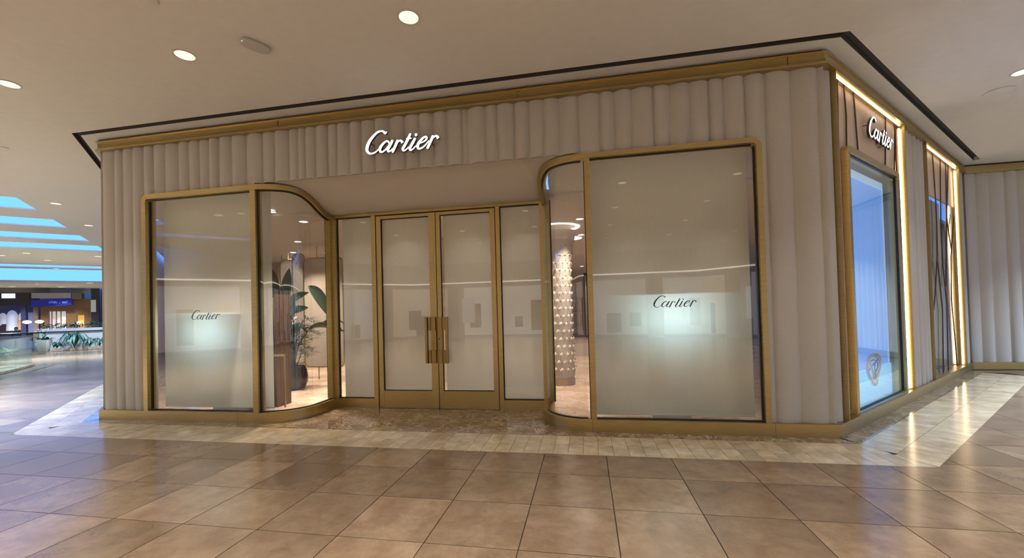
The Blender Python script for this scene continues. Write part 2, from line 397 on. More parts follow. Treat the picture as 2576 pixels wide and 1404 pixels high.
# ------------------------------------------------------------------ fluted walls
EL = [.028, .242, .415, .625, .825, 1.022, 1.248, 1.478, 1.683, 1.878, 2.043, 2.228, 2.46, 2.702, 2.981, 3.19, 3.422, 3.579, 3.703, 3.864, 4.056, 4.213, 4.401, 4.586, 4.80, 5.02, 5.25, 5.46, 5.66, 5.855, 6.08, 6.164, 6.407, 6.57, 6.796, 6.987, 7.196, 7.382, 7.636, 7.911, 8.083, 8.302, 8.565, 8.753, 8.984, 9.212, 9.369, 9.613, 9.831, 10.109, 10.402, 10.52]
def folds(edges, u, amp=.062, rnd=0):
    for k in range(len(edges)-1):
        if edges[k] <= u <= edges[k+1]:
            t = (u-edges[k])/(edges[k+1]-edges[k]); wd = edges[k+1]-edges[k]
            sk = [.85, 1.2, 1.0, .78, 1.3, 1.1][(k*7+3) % 6]; a = amp*(.72+.28*[.9, .3, 1, .6, .1, .8, .5][(k*5+1) % 7])*min(1, wd/.19)
            return .09-a*math.sin(PI*t**sk)**.62
    return .085
def flute(name, fn, us, edges, zr, label, mat='plaster', amp=.062, thick=.13):
    b = MB(); prev = None
    for u in us:
        d = folds(edges, u, amp); z0, z1 = zr(u)
        p = b.add([fn(u, d, z0), fn(u, d, z1), fn(u, thick, z1), fn(u, thick, z0)])
        if prev:
            for i in range(4): j = (i+1) % 4; b.face(prev[i], p[i], p[j], prev[j])
        else: b.face(*p)
        prev = p
    b.face(*prev[::-1])
    o = b.build(name, M[mat], smooth=True, angle=42); tag(o, label, 'wall', kind='structure'); return o
def rr(a, b, n): return [a+(b-a)*i/n for i in range(n+1)]
HP = .155                                                # plinth height
def zfront(u):
    xl, xr, zt, r = .875, 9.737, 3.512, .095
    if u < xl or u > xr: z0 = HP
    elif u < xl+r: z0 = zt-r+math.sqrt(max(0, r*r-(xl+r-u)**2))
    elif u > xr-r: z0 = zt-r+math.sqrt(max(0, r*r-(u-xr+r)**2))
    elif 2.87 < u < 7.65: z0 = 3.555
    else: z0 = zt
    return z0, ZL+.004
us = sorted(set(rr(.06, W-.01, 900)+[.8745, .8755, 9.7365, 9.7375, 2.8695, 2.8705, 7.6495, 7.6505]))
flute('wall_front', lambda u, d, z: (u, d, z), us, EL, zfront, 'off-white fluted plaster front wall like a hanging curtain')
def sidefolds(a, b, seed, lo=.17, hi=.25):
    r = random.Random(seed); e = [a]
    while e[-1] < b: e.append(e[-1]+r.uniform(lo, hi))
    return e
fz = lambda u: (HP, ZL+.004)
flute('wall_right', lambda u, d, z: side(u, d, z), rr(.035, .27, 24), [.03, .115, .29], fz, 'short fluted return beside the blue display window', amp=.05)
flute('wall_right', lambda u, d, z: side(u, d, z), rr(3.11, 4.44, 140), sidefolds(3.11, 4.44, 3, .2, .25), fz, 'fluted plaster pier between the two side recesses')
flute('wall_right', lambda u, d, z: side(u, d, z), rr(7.12, SL, 50), sidefolds(7.12, SL, 5), fz, 'narrow fluted plaster strip at the inner corner')
flute('wall_back', lambda u, d, z: (CORNER_R[0]+u, CORNER_R[1]+d, z), rr(.02, 7, 420), sidefolds(0, 7, 11, .17, .30), fz, 'fluted plaster wall at the far right beyond the recesses')
flute('wall_left', lambda u, d, z: lab(u, -d, z), rr(.05, 6, 200), sidefolds(0, 6, 12), fz, 'fluted left flank of the shop')
def backing():
    b = MB(); b.box(.05, W-.05, .14, .24, 3.56, ZC); b.box(.10, .86, .14, .24, 0, 3.56); b.box(9.75, W-.1, .14, .24, 0, 3.56)
    b.hexa([side(.1, .14, 3.6), side(SL+3, .14, 3.6), side(SL+3, .22, 3.6), side(.1, .22, 3.6), side(.1, .14, ZC), side(SL+3, .14, ZC), side(SL+3, .22, ZC), side(.1, .22, ZC)])
    for s0, s1 in ((.05, .42), (3.05, 4.5), (7.05, SL+3)): b.hexa([side(s0, .14, 0), side(s1, .14, 0), side(s1, .22, 0), side(s0, .22, 0), side(s0, .14, 3.6), side(s1, .14, 3.6), side(s1, .22, 3.6), side(s0, .22, 3.6)])
    b.prism([tuple(lab(.1, -.14)[:2]), tuple(lab(42.6, -.14)[:2]), tuple(lab(42.6, -.24)[:2]), tuple(lab(.1, -.24)[:2])], 0, ZC)
    b.box(CORNER_R[0]-.2, CORNER_R[0]+7, CORNER_R[1]+.14, CORNER_R[1]+.24, 0, ZC)
    o = b.build('wall_inner', M['offwhite']); tag(o, 'plain inner lining wall behind the fluted shop front', 'wall', kind='structure')
backing()

# ------------------------------------------------------------------ brass plinth and cornice
ARC_C, ARC_R, YD = 2.87, .62, 1.085
MX = 10.52                                               # mirror axis x -> MX-x
def arc(r, n=14): return [(ARC_C+r*math.sin(PI/2*i/n), ARC_R-r*math.cos(PI/2*i/n)) for i in range(n+1)]
def plinth():
    prof = [(0, 0), (0, HP), (-.115, HP), (-.115, 0)]; pls = []
    l0 = lab(8, 0)
    left = [(l0.x, l0.y), (0, 0)]+arc(.62)+[(3.49, YD), (4.245, YD)]
    right = [(6.292, YD), (MX-3.49, YD)]+[(MX-x, y) for x, y in arc(.62)][::-1]+[(W, 0), CORNER_R, (CORNER_R[0]+7, CORNER_R[1])]
    for pts, lb in ((left, 'brass plinth curving into the entrance from the left window'), (right, 'brass plinth curving out of the entrance and round the right corner')):
        m = MB(); m.sweep(pts, prof); o = m.build('baseboard_front', M['brass'], smooth=True, angle=30); tag(o, lb, 'plinth', kind='structure'); pls.append(o)
    path = [tuple(lab(12, 0)[:2]), (0, 0), (W, 0), CORNER_R, (CORNER_R[0]+7, CORNER_R[1])]
    m = MB(); m.sweep(path, [(.012, ZL), (.012, ZL+.028), (-.012, ZL+.034), (-.02, ZL+.135), (.006, ZL+.140), (.006, ZL+.152), (-.16, ZL+.152), (-.16, ZL)])
    o = cor = m.build('trim_2', M['brass']); tag(o, 'brass cornice band above the fluted wall', 'cornice', kind='structure')
    m = MB(); m.sweep(path, [(-.05, ZL+.152), (-.05, ZC), (-.15, ZC), (-.15, ZL+.152)])
    o = m.build('trim_3', M['black']); tag(o, 'black reveal between cornice and ceiling', 'reveal', kind='structure')
    for x in (3.3, 6.86, 10.07):
        m = MB(); m.box(x, x+.003, .0095, .03, ZL+.036, ZL+.134); m.build('panel_joint', M['bronze'], cor)
    for x in (2.55, 7.70, 9.79):
        m = MB(); m.box(x, x+.003, -.0008, .02, .002, HP+.0005); m.build('panel_joint', M['bronze'], pls[0 if x < 5 else 1])
plinth()

# ------------------------------------------------------------------ windows of the front
def zt(y):
    t = min(1, max(0, (y-.16)/(YD-.18))); return 3.53-.285*(t*t*(3-2*t))
def front_window(name, fx, xo, mx0, mx1, label, gl):
    root = thing(name, (fx((xo+mx1)/2), .09, HP), label, 'window', kind='structure')
    y0, y1 = .006, .14; fw = .078 if gl else .06
    # jamb + rounded corner + head, swept in the facade plane
    r = .11; pts = [(xo, HP), (xo, 3.53-r)]
    for i in range(1, 9): a = PI/2*i/8; pts.append((xo+r-r*math.cos(a), 3.53-r+r*math.sin(a)))
    pts.append((ARC_C, 3.53))
    def inner(k):
        x, z = pts[k]
        if k < 2: return (x+fw, z)
        if k == len(pts)-1: return (x, z-fw)
        a = PI/2*(k-1)/8; ri = max(r-fw, .03); cx, cz = xo+fw+ri, 3.53-fw-ri; return (cx-ri*math.cos(a), cz+ri*math.sin(a))
    b = MB(); rings = []
    for k, (x, z) in enumerate(pts):
        i, zi = inner(k); rings.append([(fx(x), y0, z), (fx(i), y0, zi), (fx(i), y1, zi), (fx(x), y1, z)])
    b.loft(rings); b.build('window_frame', M['brass'], root, True, angle=30)
    # gasket line inside
    b = MB(); gk = .012; b.box(*sorted((fx(xo+fw), fx(xo+fw+gk))), .07, .10, HP+.02, 3.53-fw-.02); b.box(*sorted((fx(xo+fw+.03), fx(mx0))), .07, .10, 3.53-fw-gk, 3.53-fw); b.box(*sorted((fx(xo+fw), fx(mx0))), .07, .10, HP, HP+.012)
    b.build('gasket', M['gasket'], root)
    b = MB(); b.box(*sorted((fx(mx0), fx(mx1))), y0+.012, y1+.02, HP, 3.53-fw+.01); b.build('mullion', M['brass'], root)
    b = MB(); b.box(*sorted((fx(mx1), fx(mx1+.01))), .06, .11, HP, 3.45); b.build('gasket', M['gasket'], root)
    b = MB(); b.box(*sorted((fx(xo+fw-.01), fx(mx0+.01))), .082, .092, HP, 3.53-fw+.01); b.build('glass_pane', M['glass'], root)
    # curved head rail following the sloping soffit
    b = MB(); ro, ri = .614, .50; rings = []
    path = [(ARC_C, ARC_R-ro, ARC_C, ARC_R-ri)]
    for i in range(0, 17): a = PI/2*i/16; path.append((ARC_C+ro*math.sin(a), ARC_R-ro*math.cos(a), ARC_C+ri*math.sin(a), ARC_R-ri*math.cos(a)))
    path = path[1:]
    for i in range(1, 8): y = ARC_R+(YD-ARC_R)*i/7; path.append((ARC_C+ro, y, ARC_C+ri, y))
    for xo_, yo_, xi_, yi_ in path:
        z = zt(yo_); rings.append([(fx(xo_), yo_, z), (fx(xi_), yi_, z), (fx(xi_), yi_, z-.078), (fx(xo_), yo_, z-.078)])
    b.loft(rings); b.build('curved_head_rail', M['brass'], root, True, angle=30)
    b = MB(); rings = []
    for xo_, yo_, xi_, yi_ in path:
        z = zt(yo_)-.078; xm, ym = (xo_*.55+xi_*.45), (yo_*.55+yi_*.45); xn, yn = (xo_*.3+xi_*.7), (yo_*.3+yi_*.7)
        rings.append([(fx(xm), ym, z), (fx(xn), yn, z), (fx(xn), yn, z-.014), (fx(xm), ym, z-.014)])
    b.loft(rings)
    rings = []
    for xo_, yo_, xi_, yi_ in path:
        xm, ym = (xo_*.55+xi_*.45), (yo_*.55+yi_*.45); xn, yn = (xo_*.3+xi_*.7), (yo_*.3+yi_*.7)
        rings.append([(fx(xm), ym, HP), (fx(xn), yn, HP), (fx(xn), yn, HP+.014), (fx(xm), ym, HP+.014)])
    b.loft(rings); b.build('gasket', M['gasket'], root, True)
    b = MB(); rings = []
    for xo_, yo_, xi_, yi_ in path:
        z = zt(yo_)-.06; p = (fx(xo_*.5+xi_*.5), yo_*.5+yi_*.5); p2 = (fx(xo_*.4+xi_*.6), yo_*.4+yi_*.6)
        rings.append([(*p, HP), (*p, z), (*p2, z), (*p2, HP)])
    b.loft(rings); b.build('curved_glass_pane', M['glass'], root, True, angle=40)
    zz = zt(YD)-.01
    b = MB(); b.box(*sorted((fx(3.365), fx(3.455))), YD-.075, YD+.06, HP, zz); b.build('jamb_post', M['brass'], root)
    b = MB(); b.box(*sorted((fx(3.345), fx(3.365))), YD-.06, YD-.02, HP, zz); b.build('gasket', M['gasket'], root)
    b = MB(); b.box(*sorted((fx(3.455), fx(3.525))), YD-.04, YD+.06, HP, zz); b.build('jamb_post', M['brass'], root)
    return root
front_window('window_1', lambda x: x, .855, 2.802, 2.89, 'left shop window with rounded brass frame and curved end pane', True)
front_window('window_2', lambda x: MX-x, MX-9.757, MX-7.76, MX-7.69, 'large right shop window with rounded brass frame and curved end pane', False)

# soffit over the entrance
def soffit():
    b = MB(); ids = []
    ys = [.085+(YD+.03-.085)*i/24 for i in range(25)]
    for y in ys:
        r = .545; xl = ARC_C+(math.sqrt(max(0, r*r-(ARC_R-y)**2)) if y < ARC_R else r)
        z = zt(y)+.022-.016*min(1, y/YD) if y > .1 else 3.553
        ids.append(b.add([(xl+(MX-2*xl)*k/12, y, z) for k in range(13)]+[(xl, y, z+.12), (MX-xl, y, z+.12)]))
    for a, c in zip(ids, ids[1:]):
        for k in range(12): b.face(a[k], a[k+1], c[k+1], c[k])
        b.face(a[13], c[13], c[0], a[0]); b.face(a[12], c[12], c[14], a[14]); b.face(a[13], a[14], c[14], c[13])
    o = b.build('ceiling', M['soffit'], smooth=True); tag(o, 'smooth sloping soffit over the recessed entrance doors', 'soffit', kind='structure')
soffit()

# ------------------------------------------------------------------ entrance doors
def entrance():
    y = YD; zh = 3.205; leaves = []
    root = thing('door_1', (5.28, y, 0), 'glazed brass double entrance doors with narrow side panes', 'door', kind='structure')
    def bx(n, m, x0, x1, y0, y1, z0, z1, p=root): b = MB(); b.box(x0, x1, y0, y1, z0, z1); return b.build(n, M[m], p)
    bx('header', 'brass', 3.50, 7.06, y-.02, y+.08, zh, 3.252)
    for x0, x1 in ((4.165, 4.243), (6.296, 6.362)): bx('frame_post', 'brass', x0, x1, y-.005, y+.08, 0, zh)
    bx('gasket', 'gasket', 4.243, 4.256, y+.015, y+.06, 0, zh); bx('gasket', 'gasket', 6.284, 6.296, y+.015, y+.06, 0, zh); bx('gasket', 'gasket', 4.256, 6.284, y+.02, y+.06, 3.19, zh)
    for x0, x1, lb in ((3.525, 4.165, 0), (6.362, 7.045, 1)):
        bx('glass_pane', 'glass', x0, x1, y+.03, y+.042, HP, zh)
        bx('gasket', 'gasket', x0, x1, y+.022, y+.05, HP, HP+.012); bx('gasket', 'gasket', x0, x1, y+.022, y+.05, zh-.012, zh)
        bx('gasket', 'gasket', x0, x0+.012, y+.022, y+.05, HP, zh)
    for x0, x1, g0, g1 in ((4.258, 5.292, 4.338, 5.178), (5.304, 6.282, 5.372, 6.205)):
        b = MB(); b.box(x0, g0, y, y+.05, .006, 3.188); b.box(g1, x1, y, y+.05, .006, 3.188); b.box(g0, g1, y+.001, y+.049, 3.14, 3.188); leaf = b.build('door_leaf', M['brass'], root); leaves.append(leaf)
        bx('kick_plate', 'brass', g0, g1, y+.002, y+.05, .006, .288, leaf)
        bx('glass_pane', 'glass', g0-.004, g1+.004, y+.02, y+.03, .286, 3.142, leaf)
        for q_ in ((g0, g0+.01, .288, 3.14), (g0, g1, 3.128, 3.14), (g0, g1, .288, .298)): bx('gasket', 'gasket', q_[0], q_[1], y+.012, y+.04, q_[2], q_[3], leaf)
    bx('gasket', 'gasket', 5.292, 5.304, y+.02, y+.05, 0, 3.188)
    # pull handles: stepped brass blocks
    for s in (-1, 1):
        c = 5.298
        def X(a, b_): return sorted((c+s*a, c+s*b_))
        h = MB(); y1 = y
        h.box(*X(.152, .188), y1-.085, y1-.03, .742, 1.482)
        for z0, z1 in ((.742, .952), (1.272, 1.482)):
            h.box(*X(.020, .090), y1-.062, y1, z0, z1); h.box(*X(.090, .105), y1-.035, y1, z0, z1); h.box(*X(.105, .140), y1-.060, y1-.012, z0, z1); h.box(*X(.140, .152), y1-.03, y1-.018, z0, z1)
        h.box(*X(.010, .088), y1-.048, y1, .953, 1.271)
        h.build('pull_handle', M['brass_dark'], leaves[0 if s < 0 else 1])
    b = MB(); n = 14; cx, cz = 5.335, 1.135
    b.loft([[(cx+.013*math.cos(2*PI*i/n), yy, cz+.013*math.sin(2*PI*i/n)) for i in range(n)] for yy in (y-.054, y-.046)]); b.build('lock_cylinder', M['bronze'], leaves[1])
entrance()

# ------------------------------------------------------------------ blinds
def blind(x0, x1, y, z0, z1, label, mat='blind'):
    root = thing('roller_blind', ((x0+x1)/2, y, z0), label, 'blind')
    b = MB(); b.face(*b.add([(x0, y, z0), (x1, y, z0), (x1, y, z1), (x0, y, z1)])); b.build('fabric', M[mat], root)
    b = MB(); b.tube([(x0, y+.012, z1+.01), (x1, y+.012, z1+.01)], .022, 10); b.build('roller', M['white'], root)
    b = MB(); b.box(x0, x1, y-.006, y+.008, z0-.012, z0+.004); b.build('hem_bar', M['white'], root)
blind(.985, 2.965, .25, .178, 3.49, 'cream roller blind drawn behind the left window')
blind(7.70, 9.665, .25, .178, 3.49, 'cream roller blind drawn behind the large right window')
blind(3.585, 4.20, YD+.09, .165, 3.22, 'cream blind behind the narrow pane left of the doors', 'blind_door')
blind(4.25, 5.215, YD+.09, .262, 3.20, 'cream blind behind the left door leaf', 'blind_door')
blind(5.405, 6.26, YD+.09, .262, 3.20, 'cream blind behind the right door leaf', 'blind_door')
blind(6.33, 7.07, YD+.09, .165, 3.22, 'cream blind behind the narrow pane right of the doors', 'blind_door')
# lit display stand behind each window blind; top board added to cut its glow
def display_light(x, z, wd, label, power):
    root = thing('display_stand', (x, .62, 0), label, 'display stand')
    b = MB(); b.box(x-.25, x+.25, .60, .82, 0, z-.55); b.build('pedestal', M['white'], root)
    b = MB(); b.box(x-wd/2, x+wd/2, .275, .84, z+.02, z+.035); b.build('glow_baffle', M['white'], root)  # unseen board added to cut off the lamp's glow above
    b = MB(); b.box(x-wd/2, x+wd/2, .82, .84, z-.55, z+.02); b.build('back_panel', M['white'], root)
    area_light('display_lamp', (x, .78, z-.28), .8, power, (.70, .95, 1.0), root, (-PI/2, 0, 0), 2.2, 'ELLIPSE', .26)
display_light(8.76, 1.68, 1.5, 'lit display stand glowing through the right window blind', 11)
display_light(1.76, 1.62, 1.3, 'lit display stand glowing through the left window blind', 9)

# ------------------------------------------------------------------ script lettering
GLYPH = [
('C',[[(0.323,0.28,0.0108),(0.3,0.265,0.0355),(0.28,0.283,0.034),(0.246,0.3,0.0263),(0.182,0.288,0.0347),(0.118,0.239,0.0425),(0.057,0.168,0.051),(0.025,0.097,0.054),(0.026,0.042,0.0448),(0.065,0.006,0.0309),(0.116,0.006,0.0263),(0.16,0.025,0.0232),(0.196,0.055,0.0201)]]),
('a',[[(0.354,0.116,0.0201),(0.343,0.141,0.0263),(0.309,0.152,0.0309),(0.253,0.113,0.0402),(0.215,0.06,0.0463),(0.223,0.017,0.0355),(0.258,0.014,0.0263),(0.306,0.046,0.0232),(0.354,0.1,0.0216)],[(0.398,0.146,0.0417),(0.365,0.09,0.0448),(0.331,0.034,0.0417),(0.344,0.01,0.0293),(0.375,0.019,0.0232),(0.399,0.042,0.0185)]]),
('r',[[(0.475,0.141,0.0402),(0.447,0.085,0.0432),(0.404,0.002,0.0417)],[(0.444,0.078,0.0154),(0.479,0.126,0.0263),(0.51,0.141,0.0293),(0.535,0.131,0.0355),(0.544,0.115,0.0402),(0.545,0.114,0.0402)]]),
('t',[[(0.66,0.21,0.0402),(0.622,0.14,0.0448),(0.578,0.069,0.0463),(0.55,0.026,0.0432),(0.564,-0.001,0.0293),(0.599,0.012,0.0232),(0.636,0.041,0.0185)],[(0.61,0.156,0.0201),(0.672,0.156,0.0201)]]),
('i',[[(0.725,0.142,0.0402),(0.693,0.09,0.0448),(0.652,0.024,0.0417),(0.664,-0.004,0.0293),(0.702,0.013,0.0232),(0.735,0.044,0.0185)],[(0.744,0.197,0.0463),(0.745,0.196,0.0463)]]),
('e',[[(0.791,0.074,0.017),(0.848,0.092,0.0232),(0.891,0.122,0.0309),(0.889,0.151,0.0324),(0.854,0.151,0.0324),(0.803,0.107,0.0432),(0.766,0.054,0.0479),(0.771,0.011,0.0355),(0.812,0.006,0.0278),(0.87,0.04,0.0232),(0.92,0.096,0.0185)]]),
('r',[[(0.981,0.15,0.0402),(0.946,0.079,0.0432),(0.905,0.005,0.0417)],[(0.948,0.082,0.0154),(0.989,0.135,0.0263),(1.019,0.152,0.0293),(1.043,0.144,0.0371),(1.053,0.125,0.0432),(1.054,0.124,0.0432)]])]
def spline(pts, n=5):
    out = []
    P = [pts[0]]+pts+[pts[-1]]
    for k in range(1, len(P)-2):
        p0, p1, p2, p3 = P[k-1], P[k], P[k+1], P[k+2]
        for i in range(n):
            t = i/n; out.append(tuple(.5*((2*p1[c])+(-p0[c]+p2[c])*t+(2*p0[c]-5*p1[c]+4*p2[c]-p3[c])*t*t+(-p0[c]+3*p1[c]-3*p2[c]+p3[c])*t**3) for c in range(3)))
    out.append(pts[-1]); return out
def lettering(name, fn, scale, sx, depth, label, wfun, mats, stand=0):
    """fn(u, v, d): u along, v up, d outwards from the wall"""
    root = thing(name, fn(.5*scale, 0, 0), label, 'lettering')
    for ch, strokes in GLYPH:
        b = MB(); lay = 0
        for st in strokes:
            sp = spline(st, 5); lf, rt = [], []
            for k, (x, y, wd) in enumerate(sp):
                a = sp[max(0, k-1)]; c = sp[min(len(sp)-1, k+1)]; dx, dy = c[0]-a[0], c[1]-a[1]; l = math.hypot(dx, dy) or 1; dx, dy = dx/l, dy/l; h = wfun(wd)/2
                if k == 0:
                    cap = [(x-dx*h*math.cos(t)-dy*h*math.sin(t)*-1, y-dy*h*math.cos(t)+dx*h*math.sin(t)*-1) for t in (1.2, .7, 0, -.7, -1.2)]; s0 = cap
                if k == len(sp)-1:
                    s1 = [(x+dx*h*math.cos(t)-dy*h*math.sin(t), y+dy*h*math.cos(t)+dx*h*math.sin(t)) for t in (1.2, .7, 0, -.7, -1.2)]
                lf.append((x-dy*h, y+dx*h)); rt.append((x+dy*h, y-dx*h))
            d1 = stand+depth-lay*.0004; lay += 1
            def P(p, d): return fn(p[0]*scale*sx, p[1]*scale, d)
            n = len(lf)
            fl = b.add([P(p, d1) for p in lf]); fr = b.add([P(p, d1) for p in rt]); bl = b.add([P(p, stand) for p in lf]); br = b.add([P(p, stand) for p in rt])
            for k in range(n-1):
                b.cur = 0; b.face(fl[k], fl[k+1], fr[k+1], fr[k]); b.cur = 1
                b.face(fl[k], fl[k+1], bl[k+1], bl[k]); b.face(fr[k], fr[k+1], br[k+1], br[k]); b.face(bl[k], bl[k+1], br[k+1], br[k])
            for cap, li, ri, lb_, rb_ in ((s0, fl[0], fr[0], bl[0], br[0]), (s1, fl[-1], fr[-1], bl[-1], br[-1])):
                cf = b.add([P(p, d1) for p in cap]); cb = b.add([P(p, stand) for p in cap])
                b.cur = 0; b.face(li, *cf, ri); b.cur = 1
                ring = [li]+cf+[ri]; rb2 = [lb_]+cb+[rb_]
                for k in range(len(ring)-1): b.face(ring[k], ring[k+1], rb2[k+1], rb2[k])
        lt = b.build('letter', mats, root)
        if stand:
            x, y, _ = strokes[0][len(strokes[0])//2]; p0, p1 = fn(x*scale*sx, y*scale, stand+.002), fn(x*scale*sx, y*scale, -.09); m = MB(); m.tube([p0, p1], .006, 8); m.build('standoff_pin', mats[1], lt)
    return root
lettering('script_sign', lambda u, v, d: Vector((4.73+u, .015-d, 3.77+v)), 1.0, 1.0, .035, 'glowing white script sign mounted on the front fluted wall', lambda w_: w_*.86, [M['sign'], M['sign_side']], .045)
lettering('script_sign', lambda u, v, d: side(1.50+u, .085-d, 3.80+v), 1.0, 1.02, .03, 'glowing white script sign over the blue side display', lambda w_: w_*.86, [M['sign'], M['sign_side']], .03)
thin = lambda w_: max(.0075, w_*1.05-.0165)
lettering('window_script', lambda u, v, d: Vector((8.488+u, .0815-d, 1.545+v)), .475, 1.0, .0012, 'dark script lettering on the glass of the large right window', thin, [M['ink'], M['ink']])
lettering('window_script', lambda u, v, d: Vector((1.683+u, .0815-d, 1.548+v)), .475, 1.0, .0012, 'dark script lettering on the glass of the left window', thin, [M['ink'], M['ink']])

# ------------------------------------------------------------------ right flank: two lit recesses
def shex(b, s0, s1, o0, o1, z0, z1): return b.hexa([side(s0, o0, z0), side(s1, o0, z0), side(s1, o1, z0), side(s0, o1, z0), side(s0, o0, z1), side(s1, o0, z1), side(s1, o1, z1), side(s0, o1, z1)])
def recess(s0, s1, label, frame=None, lower=None, lines=()):
    mid_ = side((s0+s1)/2, .1, HP)
    root = thing('side_recess', mid_, label, 'wall recess', kind='structure')
    po = .105
    if frame:
        f0, f1, fz1 = frame
        b = MB(); shex(b, s0, f0+.02, po, po+.03, HP, ZL); b.build('veneer_panel', M['veneer'], root)
        b = MB(); shex(b, f1-.02, s1, po, po+.03, HP, ZL); b.build('veneer_panel', M['veneer'], root)
        b = MB(); shex(b, f0+.02, f1-.02, po, po+.03, fz1-.04, ZL); b.build('veneer_panel', M['veneer'], root)
    else:
        b = MB(); shex(b, s0, s1, po, po+.03, 3.50, ZL); b.build('veneer_panel', M['veneer'], root)
    for sa in (s0-.012, s1): b = MB(); shex(b, sa, sa+.012, .0, po+.03, HP, ZL); b.build('jamb', M['brass'], root)
    # led strips tucked into the far jamb, the near jamb and the head
    b = MB(); shex(b, s1-.05, s1-.022, .050, .072, HP+.02, ZL-.04); b.build('led_strip', M['led'], root)
    b = MB(); shex(b, s0+.012, s0+.03, .060, .078, HP+.02, ZL-.04); b.build('led_strip', M['led_soft'], root)
    b = MB(); shex(b, s0+.03, s1-.08, .030, .048, ZL-.020, ZL-.006); b.build('led_strip', M['led_soft'], root)
    for ln in lines:
        b = MB(); b.tube([side(s, .088, min(z, ZL-.002)) for s, z in ln], .009, 6); b.build('bronze_rod', M['bronze'], root, True)
    return root
recess(.282, 3.10, 'recess with pale veneer and warm edge light around the display window', (.66, 2.86, 3.52), None,
       [[(.609, 4.30), (.60, 4.206), (.57, 3.8), (.547, 3.2), (.50, 2.4), (.56, 1.5), (.50, .17)], [(.827, 4.30), (.868, 3.946), (.836, 3.53)], [(1.168, 4.30), (1.199, 4.081), (1.25, 3.612), (1.26, 3.53)], [(2.527, 4.30), (2.475, 3.917), (2.406, 3.53)], [(2.98, 4.30), (2.93, 3.893), (2.86, 3.53)], [(3.05, 4.30), (2.985, 3.78), (3.0, 3.2), (2.93, 2.3), (3.0, 1.5), (2.95, .8), (3.0, .16)]])
R2 = recess(4.452, 7.085, 'second side recess with bronze rods over a grey lower pane', None, 3.5,
       [[(5.36, 4.30), (5.45, 3.5), (5.46, 3.0), (5.38, 2.36), (5.1, 1.65), (4.93, 1.36)], [(5.97, 4.30), (5.80, 3.05), (5.81, 2.2), (5.99, 1.46), (5.88, .16)], [(6.44, 4.30), (6.32, 3.2), (6.45, 2.87), (6.6, 2.58)], [(7.05, 3.35), (6.87, 3.1), (6.55, 2.42), (6.42, 1.56), (6.68, .17)], [(5.39, 2.27), (5.62, 1.33), (5.47, .16)], [(6.65, 4.30), (6.29, 3.1), (5.98, 1.8)]])
b = MB(); shex(b, 4.46, 6.98, .118, .126, HP, 3.50); b.build('glass_pane', M['glass'], R2)
b = MB(); shex(b, 4.46, 6.98, .30, .304, HP, 3.60); b.build('grey_screen', mat_plain('grey_screen', (.42, .37, .29), .7), R2)
def display_window():
    f0, f1, z1, z0 = .66, 2.86, 3.515, HP
    root = thing('window_3', side((f0+f1)/2, .06, HP), 'tall brass framed side window with a blue lit display', 'window', kind='structure')
    fw = .085; r = .09; o0, o1 = .03, .16
    def ring(x0, x1, za, zb, rr_, n=6):
        p = [(x0, za), (x0, zb-rr_)]
        for i in range(1, n+1): a = PI/2*i/n; p.append((x0+rr_-rr_*math.cos(a), zb-rr_+rr_*math.sin(a)))
        for i in range(0, n+1): a = PI/2*i/n; p.append((x1-rr_+rr_*math.sin(a), zb-rr_+rr_*math.cos(a)))
        p.append((x1, za)); return p
    A, B = ring(f0, f1, z0, z1, r), ring(f0+fw, f1-fw, z0, z1-fw, .03)
    b = MB(); b.loft([[side(a[0], o0, a[1]), side(c[0], o0, c[1]), side(c[0], o1, c[1]), side(a[0], o1, a[1])] for a, c in zip(A, B)]); b.build('window_frame', M['brass'], root, True, angle=30)
    b = MB(); shex(b, f0+fw, f1-fw, o0, o1, HP, HP+.02); b.build('sill', mat_plain('steel_sill', (.55, .56, .55), .3, .8), root)
    b = MB(); shex(b, f0+fw-.01, f1-fw+.01, .072, .080, HP+.02, z1-fw+.01); b.build('glass_pane', M['glass'], root)
    b = MB(); shex(b, f1-fw-.014, f1-fw, .06, .09, HP+.02, z1-fw); shex(b, f0+fw, f1-fw, .06, .09, z1-fw-.012, z1-fw); shex(b, f0+fw, f1-fw, .06, .09, HP+.02, HP+.032); b.build('gasket', M['gasket'], root)
    liner = mat_plain('showcase_liner', (.42, .44, .40), .55)
    b = MB(); shex(b, f1-.03, f1, .16, .62, HP, z1); shex(b, f0, f0+.03, .16, .62, HP, z1); shex(b, f0, f1, .16, .62, z1-.03, z1); shex(b, f0, f1, .16, .62, HP-.02, HP); shex(b, f0, f1, .62, .65, HP, z1); b.build('showcase_liner', liner, root)
display_window()
